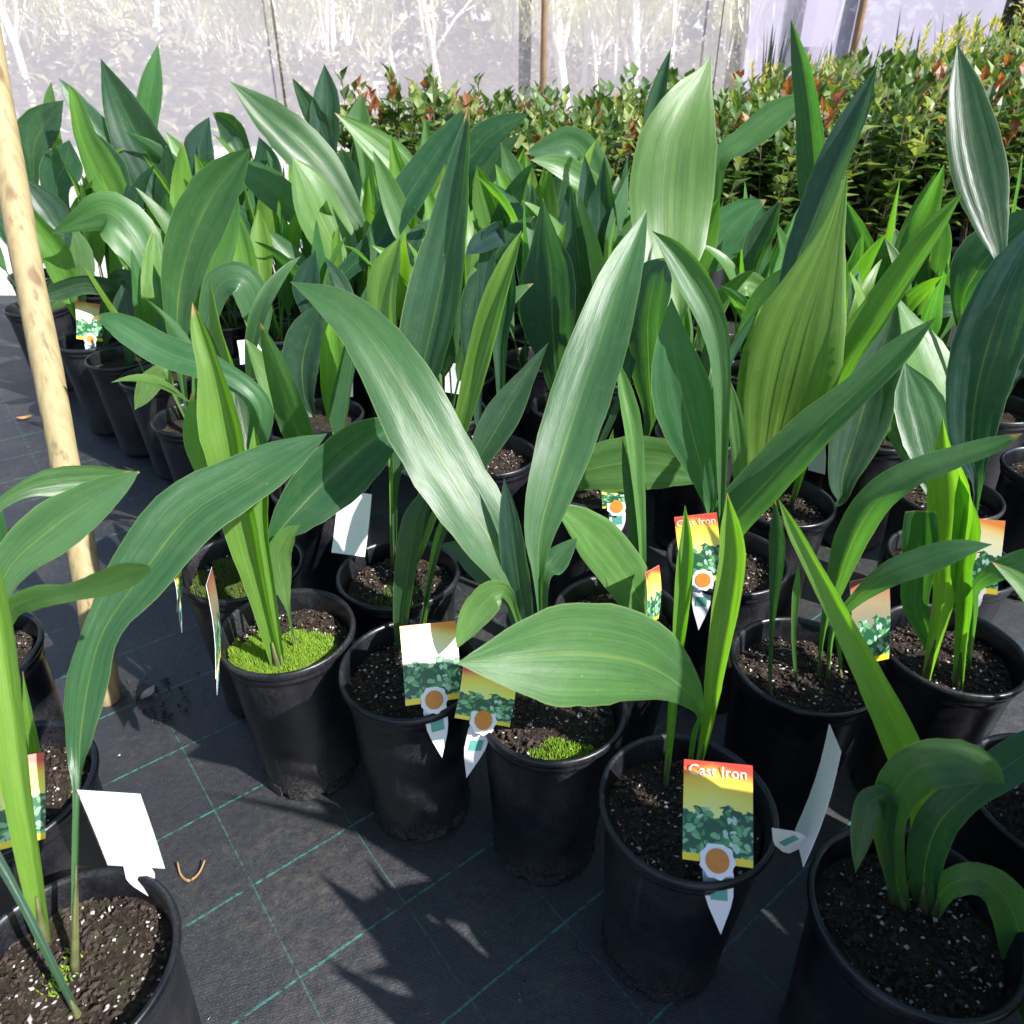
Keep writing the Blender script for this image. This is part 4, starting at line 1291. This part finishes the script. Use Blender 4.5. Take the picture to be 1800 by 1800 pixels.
# ------------------------------------------------------------------ timber pole
b0 = at_z(190, 1235, 0)
r_ = ray(-13, 150)
top = Vector((0, 0, CAM_H)) + r_ * 1.30
axis = (top - b0)
top2 = b0 + axis * 1.55
pts, radii = [], []
for i in range(25):
    f = i / 24
    w_ = Vector((noise.noise(Vector((f * 5, 0, 2))), noise.noise(Vector((f * 5, 3, 7))), 0)) * 0.004
    pts.append(b0 + Vector((0, 0, -0.02)) + (top2 - b0) * f + w_)
    radii.append(0.0255 - 0.001 * f + 0.0008 * math.sin(f * 37))
radii[0] = 0.020
radii[1] = 0.0250
V, Fc = tube([p - b0 for p in pts], radii, 24)
po = link('timber_pole', mesh('timber_pole', V, Fc, M['pole']), None, b0)
tag(po, 'round peeled pine pole leaning at the left, standing on the weed mat', 'pole')

# litter on the weed mat
rr = random.Random(3)
mb = MB()
for _ in range(900):
    x, y = rr.uniform(-1.6, 0.6), rr.uniform(0.25, 2.6)
    s = rr.uniform(0.0008, 0.003)
    c = Vector((x, y, 0.0035))
    pt = [c + Vector((rr.uniform(-1, 1), rr.uniform(-1, 1), rr.uniform(-0.4, 0.6))) * s for _ in range(4)]
    mb.add(pt, [(0, 1, 2), (0, 2, 3), (0, 3, 1), (1, 3, 2)], 1 if rr.random() < 0.12 else 0)
gr = link('grit', mb.mesh('grit', [M['bark'], M['perlite']], False), kind='stuff')
tag(gr, 'dark grit scattered over the weed mat', 'grit')
mb = MB()
for _ in range(90):
    a = rr.uniform(-0.9, 2.2)
    d = rr.random() ** 0.6 * 0.11
    c = b0 + Vector((0.055 + math.cos(a) * d, -0.015 + math.sin(a) * d * 0.7, 0.004))
    s = rr.uniform(0.002, 0.007)
    pt = [c + Vector((rr.uniform(-1, 1), rr.uniform(-1, 1), rr.uniform(-0.3, 0.7))) * s for _ in range(5)]
    mb.add(pt, [(0, 1, 2), (0, 2, 3), (0, 3, 1), (1, 3, 4), (2, 4, 3)])
sp = link('spilled_soil', mb.mesh('spilled_soil', [M['bark']], False), kind='stuff')
tag(sp, 'small spill of dark soil beside the foot of the pole', 'soil')


def curl_leaf(px, py, size, rz, label, mat):
    c = at_z(px, py, 0.004)
    V, Fc = [], []
    n, m = 8, 4
    for i in range(n + 1):
        f = i / n
        hw = size * 0.28 * math.sin(math.pi * min(1, f * 0.96 + 0.03)) + 0.0004
        for j in range(m + 1):
            u = -1 + 2 * j / m
            V.append(((f - 0.5) * size, u * hw, 0.25 * size * (f - 0.5) ** 2 * 2 + 0.18 * size * u * u + 0.001))
    for i in range(n):
        for j in range(m):
            a = i * (m + 1) + j
            Fc.append((a, a + 1, a + m + 2, a + m + 1))
    o = link('fallen_leaf', mesh('fallen_leaf', V, Fc, mat), None, c, (0, 0, rz))
    tag(o, label, 'leaf')


curl_leaf(44, 738, 0.045, 0.5, 'pale dry leaf scrap lying on the weed mat left of the pole', M['dead_leaf'])
curl_leaf(262, 1222, 0.035, 1.2, 'grey leaf scrap lying beside the foot of the pole', M['perlite'])
twp = [at_z(312, 1515, 0.012), at_z(318, 1538, 0.005), at_z(333, 1548, 0.004), at_z(350, 1534, 0.006), at_z(360, 1512, 0.014)]
c0 = twp[2].copy()
V, Fc = tube([catmull([p - c0 for p in twp], i / 14) for i in range(15)], [0.0022 - 0.001 * abs(i - 7) / 7 for i in range(15)], 6)
tw = link('dry_curl', mesh('dry_curl', V, Fc, M['dead_leaf']), None, c0)
tag(tw, 'small curved brown dry husk on the open weed mat', 'husk')

# ------------------------------------------------------------------ orange-tipped shrubs behind the bed
def add_leaf(mb, base, d, up, L, W, mi):
    s = d.cross(up)
    if s.length < 1e-4:
        s = Vector((1, 0, 0))
    s.normalize()
    n = s.cross(d).normalized()
    a, b, c = base, base + d * L * 0.45 + n * L * 0.05, base + d * L - n * L * 0.08
    mb.add([a, b + s * W + n * W * 0.35, c, b - s * W + n * W * 0.35, b], [(0, 4, 1), (4, 2, 1), (0, 3, 4), (4, 3, 2)], mi)


def shrub_mesh(seed, height):
    rr = random.Random(seed)
    mb, st = MB(), MB()
    for k in range(11):
        a = k * 2.4 + rr.random()
        r0 = rr.uniform(0.0, 0.03)
        r1 = rr.uniform(0.03, 0.17)
        h = height * rr.uniform(0.72, 1.0)
        p0 = Vector((r0 * math.cos(a), r0 * math.sin(a), 0))
        p1 = Vector((r1 * math.cos(a), r1 * math.sin(a), h))
        mid = p0.lerp(p1, 0.5) + Vector((rr.uniform(-1, 1), rr.uniform(-1, 1), 0)) * 0.02
        ps = [p0, mid, p1]
        V, Fc = tube(ps, [0.004, 0.003, 0.0015], 5)
        st.add(V, Fc)
        new = rr.random()
        tipm = 2 if new < 0.22 else (1 if new < 0.45 else 0)
        nn = 17
        for i in range(nn):
            f = 0.2 + 0.8 * i / (nn - 1)
            p = p0.lerp(mid, f * 2) if f < 0.5 else mid.lerp(p1, f * 2 - 1)
            az = i * 2.399 + rr.random() * 0.5
            el = rr.uniform(0.1, 0.7) if f < 0.88 else rr.uniform(0.9, 1.35)
            d = Vector((math.cos(az) * math.cos(el), math.sin(az) * math.cos(el), math.sin(el)))
            L = rr.uniform(0.075, 0.14) if f < 0.9 else rr.uniform(0.05, 0.09)
            mi = tipm if f > 0.88 else (1 if rr.random() < 0.28 else 0)
            add_leaf(mb, p, d, Vector((0, 0, 1)), L, L * rr.uniform(0.27, 0.36), mi)
    return mb.mesh('crown', [M['shrub_green'], M['shrub_light'], M['shrub_orange']], False), st.mesh('stems', [M['twig']])


def feather_mesh(seed, height, yellow):
    rr = random.Random(seed)
    mb, st = MB(), MB()
    for k in range(16):
        a = rr.random() * 6.28
        r1 = rr.uniform(0.05, 0.24)
        h = height * rr.uniform(0.7, 1.0)
        p0 = Vector((0.02 * math.cos(a), 0.02 * math.sin(a), 0))
        p1 = Vector((r1 * math.cos(a), r1 * math.sin(a), h))
        V, Fc = tube([p0, p0.lerp(p1, 0.5), p1], [0.004, 0.003, 0.001], 5)
        st.add(V, Fc)
        nn = 64
        for i in range(nn):
            f = 0.3 + 0.7 * i / (nn - 1)
            p = p0.lerp(p1, f)
            az = i * 2.399
            el = rr.uniform(0.2, 0.8) if f < 0.93 else rr.uniform(0.8, 1.4)
            d = Vector((math.cos(az) * math.cos(el), math.sin(az) * math.cos(el), math.sin(el)))
            L = rr.uniform(0.05, 0.09)
            add_leaf(mb, p, d, Vector((0, 0, 1)), L, L * 0.12, 1 if (yellow and f > 0.86) else 0)
    return mb.mesh('crown', [M['feather'], M['yellow_tip']], False), st.mesh('stems', [M['twig']])


def spike_mesh(seed):
    rr = random.Random(seed)
    mb = MB()
    for k in range(9):
        a = rr.random() * 6.28
        h = rr.uniform(0.7, 1.1)
        ln = rr.uniform(0.0, 0.16)
        d = Vector((math.cos(a), math.sin(a), 0))
        s = Vector((-d.y, d.x, 0))
        w = rr.uniform(0.016, 0.026)
        prev = None
        for i in range(7):
            f = i / 6
            c = d * (0.03 + ln * f * f) + Vector((0, 0, h * f))
            ww = w * (1 - f ** 3) * (0.6 + 0.4 * min(1, f * 3)) + 0.0005
            q = [c - s * ww + d * ww * 0.3, c - d * ww * 0.3, c + s * ww + d * ww * 0.3]
            if prev:
                mb.add(prev + q, [(0, 1, 4, 3), (1, 2, 5, 4)])
            prev = q
    return mb.mesh('blades', [M['spike']])


SHRUB = [shrub_mesh(40 + i, 0.62 + 0.03 * i) for i in range(6)]
FEATH = [feather_mesh(80 + i, 0.9 + 0.05 * i, i >= 3) for i in range(5)]
SPIKE = [spike_mesh(120 + i) for i in range(4)]
rr = random.Random(21)
rows = []
for j in range(8):
    y = 3.42 + j * 0.235
    for i in range(-4, 17):
        x = -0.62 + i * 0.25 + (0.12 if j % 2 else 0)
        if i < 0 or x > 0.73 * y + 0.2:
            continue
        rows.append((x + rr.uniform(-0.03, 0.03), y + 0.06 * x + rr.uniform(-0.03, 0.03), j))
for x, y, j in rows:
    px = 900 + FPX * x / (y * CP + 0.2)
    where = 'left end' if px < 1000 else ('middle' if px < 1400 else 'right end')
    depthw = 'front' if j < 4 else 'back'
    r = bpy.data.objects.new('potted_shrub', None)
    r.empty_display_size = 0.1
    scene.collection.objects.link(r)
    r.location = (x, y, 0)
    tag(r, 'bushy shrub with orange new tips, %s rows of the shrub block, %s' % (depthw, where), 'shrub', 'orange-tipped shrubs, %s, %s' % (depthw, where))
    k = rr.randrange(6)
    rz = rr.random() * 6.28
    s = rr.uniform(0.76, 1.10) * (1.0 + 0.012 * j) * (0.86 if x < 0.5 else 0.97 + 0.05 * max(0, x - 0.9))
    link('pot', ME_POT, r, (0, 0, 0.006), (0, 0, rz))
    link('soil', ME_SOIL[k % 4], r, (0, 0, SOIL_Z + 0.006), (0, 0, rz))
    c = link('crown', SHRUB[k][0], r, (0, 0, SOIL_Z + 0.01), (0, 0, rz))
    c.scale = (s, s, s)
    c = link('stems', SHRUB[k][1], r, (0, 0, SOIL_Z + 0.004), (0, 0, rz))
    c.scale = (s, s, s)
for j in range(3):
    for i in range(11):
        x = 1.55 + i * 0.33 + rr.uniform(-0.06, 0.06) + 0.1 * j
        y = 5.05 + j * 0.36 + rr.uniform(-0.06, 0.06)
        r = bpy.data.objects.new('feathery_shrub', None)
        scene.collection.objects.link(r)
        r.location = (x, y, 0)
        k = rr.randrange(5)
        yl = k >= 3
        tag(r, ('fine-leaved shrub with yellow tips behind the orange-tipped shrubs' if yl else 'fine-leaved pale green shrub behind the orange-tipped shrubs'), 'shrub', 'fine-leaved shrubs, yellow-tipped' if yl else 'fine-leaved shrubs, plain')
        rz = rr.random() * 6.28
        link('pot', ME_POT, r, (0, 0, 0.006), (0, 0, rz))
        s = rr.uniform(0.85, 1.08) * (0.74 + 0.055 * i)
        c = link('crown', FEATH[k][0], r, (0, 0, SOIL_Z), (0, 0, rz))
        c.scale = (s, s, s)
        c = link('stems', FEATH[k][1], r, (0, 0, SOIL_Z - 0.004), (0, 0, rz))
        c.scale = (s, s, s)
for i in range(14):
    x = 2.15 + i * 0.23 + rr.uniform(-0.05, 0.05)
    y = 6.9 + rr.uniform(-0.12, 0.12)
    r = bpy.data.objects.new('spiky_plant', None)
    scene.collection.objects.link(r)
    r.location = (x, y, 0)
    tag(r, 'dark upright sword-leaved plant in front of the milky plastic sheet', 'plant', 'sword-leaved plants by the sheet')
    link('pot', ME_POT, r, (0, 0, 0.006), (0, 0, i))
    c = link('blades', rr.choice(SPIKE), r, (0, 0, SOIL_Z), (0, 0, rr.random() * 6.28))
    s = rr.uniform(0.85, 1.15)
    c.scale = (1, 1, s)

# ------------------------------------------------------------------ plastic sheet wall with posts
WALL_Y = 7.9


def wall_x(px):
    return at_y(px, 60, WALL_Y).x


def film_sheet(x0, x1, z0, z1, y, mat, label, seed, sag=0.05):
    nx, nz = 40, 16
    V, Fc = [], []
    for j in range(nz + 1):
        for i in range(nx + 1):
            x = x0 + (x1 - x0) * i / nx
            z = z0 + (z1 - z0) * j / nz
            d = 0.3 * sag * noise.noise(Vector((x * 1.3, z * 0.5, seed))) + 0.004 * noise.noise(Vector((x * 5, z * 1.5, seed + 4)))
            V.append((x, y + d, z))
    for j in range(nz):
        for i in range(nx):
            a = j * (nx + 1) + i
            Fc.append((a, a + 1, a + nx + 2, a + nx + 1))
    o = link('plastic_sheet', mesh('plastic_sheet', V, Fc, mat, True))
    tag(o, label, 'plastic sheet', 'sheets closing the nursery wall')


xs = [wall_x(-900), wall_x(485), wall_x(955), wall_x(1262), wall_x(1745), wall_x(2700)]
film_sheet(xs[0], xs[1] - 0.01, 0.0, 3.2, WALL_Y, M['film'], 'clear plastic sheet at the left, trees showing through it', 1)
film_sheet(xs[1] + 0.01, xs[2] - 0.02, 0.0, 3.2, WALL_Y, M['film'], 'clear plastic sheet left of the brown post, trees showing through', 2)
film_sheet(xs[2] + 0.02, wall_x(1335), 0.0, 3.2, WALL_Y + 0.03, M['film'], 'clear plastic sheet right of the brown post, trees showing through', 3)
film_sheet(wall_x(1312), xs[4], 0.0, 3.2, WALL_Y - 0.06, M['film_milky'], 'milky lilac plastic sheet behind the sword-leaved plants', 4)
film_sheet(wall_x(1398), wall_x(1452), 1.15, 3.1, WALL_Y - 0.16, M['film_milky'], 'paler patch of sheet hung over the milky lilac sheet', 5, 0.02)


def post(px, r, h, label):
    x = wall_x(px)
    pts = [(0, 0, -0.05), (0.004, 0, h * 0.5), (-0.004, 0, h)]
    V, Fc = tube(pts, [r, r * 0.97, r * 0.92], 10)
    o = link('wall_post', mesh('wall_post', V, Fc, M['post']), None, (x, WALL_Y - 0.12, 0))
    tag(o, label, 'post')


post(955, 0.032, 3.3, 'brown timber post of the sheet wall standing behind the shrubs at centre')
post(1497, 0.035, 3.3, 'brown timber post in front of the milky lilac sheet')
for px, lab in ((485, 'thin dark wire at the seam of the clear sheets on the left'), (1262, 'thin dark wire at the edge of the clear sheet near the milky sheet')):
    V, Fc = tube([(0, 0, 0), (0.01, 0, 1.6), (0, 0, 3.2)], [0.006] * 3, 6)
    o = link('seam_wire', mesh('seam_wire', V, Fc, M['twig']), None, (wall_x(px), WALL_Y - 0.05, 0))
    tag(o, lab, 'wire')

# ------------------------------------------------------------------ trees beyond the sheet
def tree_meshes(seed, pale):
    rr = random.Random(seed)
    tm, cm = MB(), MB()
    H = rr.uniform(6.0, 9.0)

    def branch(p, d, L, r, lev):
        n = 5
        pts, rad_ = [p], [r]
        for i in range(n):
            d = (d + Vector((rr.uniform(-1, 1), rr.uniform(-1, 1), rr.uniform(-0.2, 0.5))) * (0.16 + 0.08 * lev)).normalized()
            p = p + d * L / n
            pts.append(p)
            rad_.append(r * (1 - 0.62 * (i + 1) / n))
        V, Fc = tube(pts, rad_, 6 if lev < 2 else 4)
        tm.add(V, Fc)
        if lev < 3:
            for k in range(3 if lev else 7):
                f = rr.uniform(0.12 if lev == 0 else 0.3, 1.0)
                q = pts[min(n, max(1, int(f * n)))]
                a = rr.random() * 6.28
                nd = (d * rr.uniform(1.0, 1.8) + Vector((math.cos(a), math.sin(a), rr.uniform(0.0, 0.6))) * (0.8 if lev == 0 else 1.0)).normalized()
                branch(q, nd, L * rr.uniform(0.30, 0.55), r * 0.42, lev + 1)
        if lev >= 2:
            for _ in range(36):
                q = pts[rr.randrange(1, n + 1)] + Vector((rr.gauss(0, 1), rr.gauss(0, 1), rr.gauss(0, 0.8))) * 0.22
                a = rr.random() * 6.28
                e = rr.uniform(-1.3, 0.3)
                add_leaf(cm, q, Vector((math.cos(a) * math.cos(e), math.sin(a) * math.cos(e), math.sin(e))), Vector((0, 0, 1)), rr.uniform(0.10, 0.18), rr.uniform(0.012, 0.024), 0)
    branch(Vector((0, 0, -0.1)), Vector((rr.uniform(-0.12, 0.12), rr.uniform(-0.1, 0.1), 1)).normalized(), H, rr.uniform(0.05, 0.11), 0)
    return tm.mesh('trunk', [M['trunk_pale'] if pale else M['trunk_grey']]), cm.mesh('crown', [M['gum']], False)


def bush_mesh(seed):
    rr = random.Random(seed)
    mb = MB()
    for _ in range(1500):
        v = Vector((rr.gauss(0, 1), rr.gauss(0, 1), abs(rr.gauss(0, 1))))
        v = v.normalized() * rr.uniform(0.45, 1.0)
        v *= 1 + 0.35 * noise.noise(v * 2.5 + Vector((seed, 0, 0)))
        p = Vector((v.x * 1.1, v.y * 1.1, v.z * 1.35))
        a = rr.random() * 6.28
        e = rr.uniform(-0.8, 1.0)
        add_leaf(mb, p, Vector((math.cos(a) * math.cos(e), math.sin(a) * math.cos(e), math.sin(e))), Vector((0, 0, 1)), rr.uniform(0.12, 0.26), rr.uniform(0.03, 0.06), 0)
    return mb.mesh('crown', [M['scrub']], False)


TREES = [tree_meshes(200 + i, i % 3 != 2) for i in range(8)]
BUSH = [bush_mesh(300 + i) for i in range(4)]
rr = random.Random(77)
n = 0
for k in range(98):
    y = 14.5 + (k % 14) * 1.7 + rr.uniform(-0.8, 0.8)
    x = rr.uniform(-0.80, 0.36) * y
    r = bpy.data.objects.new('gum_tree', None)
    scene.collection.objects.link(r)
    r.location = (x, y, -0.012)
    m = rr.randrange(8)
    s = rr.uniform(0.75, 1.15)
    pale = m % 3 != 2
    side = 'left of the seam wire' if x < xs[1] / WALL_Y * y else ('between seam wire and brown post' if x < xs[2] / WALL_Y * y else 'right of the brown post')
    tag(r, ('pale-trunked' if pale else 'grey-trunked') + ' slender gum tree seen through the sheet, ' + side, 'tree', 'gum trees beyond the sheet, %s, %s' % ('pale' if pale else 'grey', side))
    rz = rr.random() * 6.28
    for nm, me in zip(('trunk', 'crown'), TREES[m]):
        o = link(nm, me, r, (0, 0, 0), (0, 0, rz))
        o.scale = (s, s, s)
for k in range(90):
    y = 13.5 + (k % 9) * 3.4 + rr.uniform(-1, 1)
    x = rr.uniform(-0.85, 0.75) * y
    r = bpy.data.objects.new('scrub_bush', None)
    scene.collection.objects.link(r)
    r.location = (x, y, -0.05)
    side = 'left of the seam wire' if x < xs[1] / WALL_Y * y else ('between seam wire and brown post' if x < xs[2] / WALL_Y * y else 'right of the brown post')
    tag(r, 'grey-green scrub bush under the gum trees, ' + side, 'bush', 'scrub under the gum trees, ' + side)
    o = link('crown', BUSH[k % 4], r, (0, 0, 0), (0, 0, rr.random() * 6.28))
    s = rr.uniform(0.6, 1.3)
    o.scale = (s * 1.3, s * 1.3, s)
# the far woodland that closes the view
mb = MB()
for k in range(15000):
    a = rr.uniform(-0.95, 0.95)
    d = rr.uniform(46, 60)
    p = Vector((d * math.sin(a), d * math.cos(a), rr.uniform(0, 1) ** 0.8 * (9 + 3 * noise.noise(Vector((a * 9, 0, 0))))))
    b = rr.random() * 6.28
    e = rr.uniform(-1.0, 1.0)
    add_leaf(mb, p, Vector((math.cos(b) * math.cos(e), math.sin(b) * math.cos(e), math.sin(e))), Vector((0, 0, 1)), rr.uniform(0.7, 1.6), rr.uniform(0.2, 0.45), 0)
fw = link('woodland', mb.mesh('woodland', [M['scrub']], False), kind='stuff')
tag(fw, 'distant woodland that closes the view behind the gum trees', 'woodland', None, 'stuff')


def ordinal(i):
    return str(i) + ('th' if 10 <= i % 100 <= 20 else {1: 'st', 2: 'nd', 3: 'rd'}.get(i % 10, 'th'))


def screen_x(o):
    d = o.location.y * CP + CAM_H * SP
    return o.location.x / d


def rank(objs, fmt, group, step):
    """name look-alikes by their row from the front and their place from the left"""
    if not objs:
        return
    y0 = min(o.location.y for o in objs)
    rows_ = {}
    for o in objs:
        rows_.setdefault(int((o.location.y - y0) / step), []).append(o)
    for ri, key in enumerate(sorted(rows_)):
        for ci, o in enumerate(sorted(rows_[key], key=screen_x)):
            o['label'] = fmt % (ordinal(ci + 1), ordinal(ri + 1))
            o['group'] = group


tops = [o for o in scene.objects if o.parent is None]
rank([p.root for p in POTS if p.key is None], 'aspidistra deep in the crowded bed, %s from the left in its %s row back', 'aspidistras deep in the bed', 0.235)
rank([o for o in tops if o.name.startswith('potted_shrub')], 'orange-tipped bushy shrub, %s from the left in the %s row of its block', 'orange-tipped shrubs', 0.25)
rank([o for o in tops if o.name.startswith('spiky_plant')], 'dark sword-leaved plant by the milky sheet, %s from the left of the %s line', 'sword-leaved plants by the sheet', 9)
rank([o for o in tops if o.name.startswith('feathery_shrub')], 'fine-leaved pale shrub behind the orange-tipped block, %s from the left in %s row', 'fine-leaved shrubs', 0.36)
rank([o for o in tops if o.name.startswith('scrub_bush')], 'grey-green scrub bush seen through the sheet, %s from the left in %s line', 'scrub under the gum trees', 5.0)
for kind in ('pale', 'grey'):
    rank([o for o in tops if o.name.startswith('gum_tree') and o['label'].startswith(kind)], kind + '-trunked slender gum tree through the sheet, %s from the left in %s line', 'gum trees beyond the sheet', 5.0)
for i, k in enumerate(sorted(k for k in P if k.startswith('OF'))):
    P[k].root['label'] = 'unseen aspidistra added past the frame edge, %s of a set mostly for shade' % ordinal(i + 1)
print('pots', len(POTS), 'objects', len(bpy.data.objects))
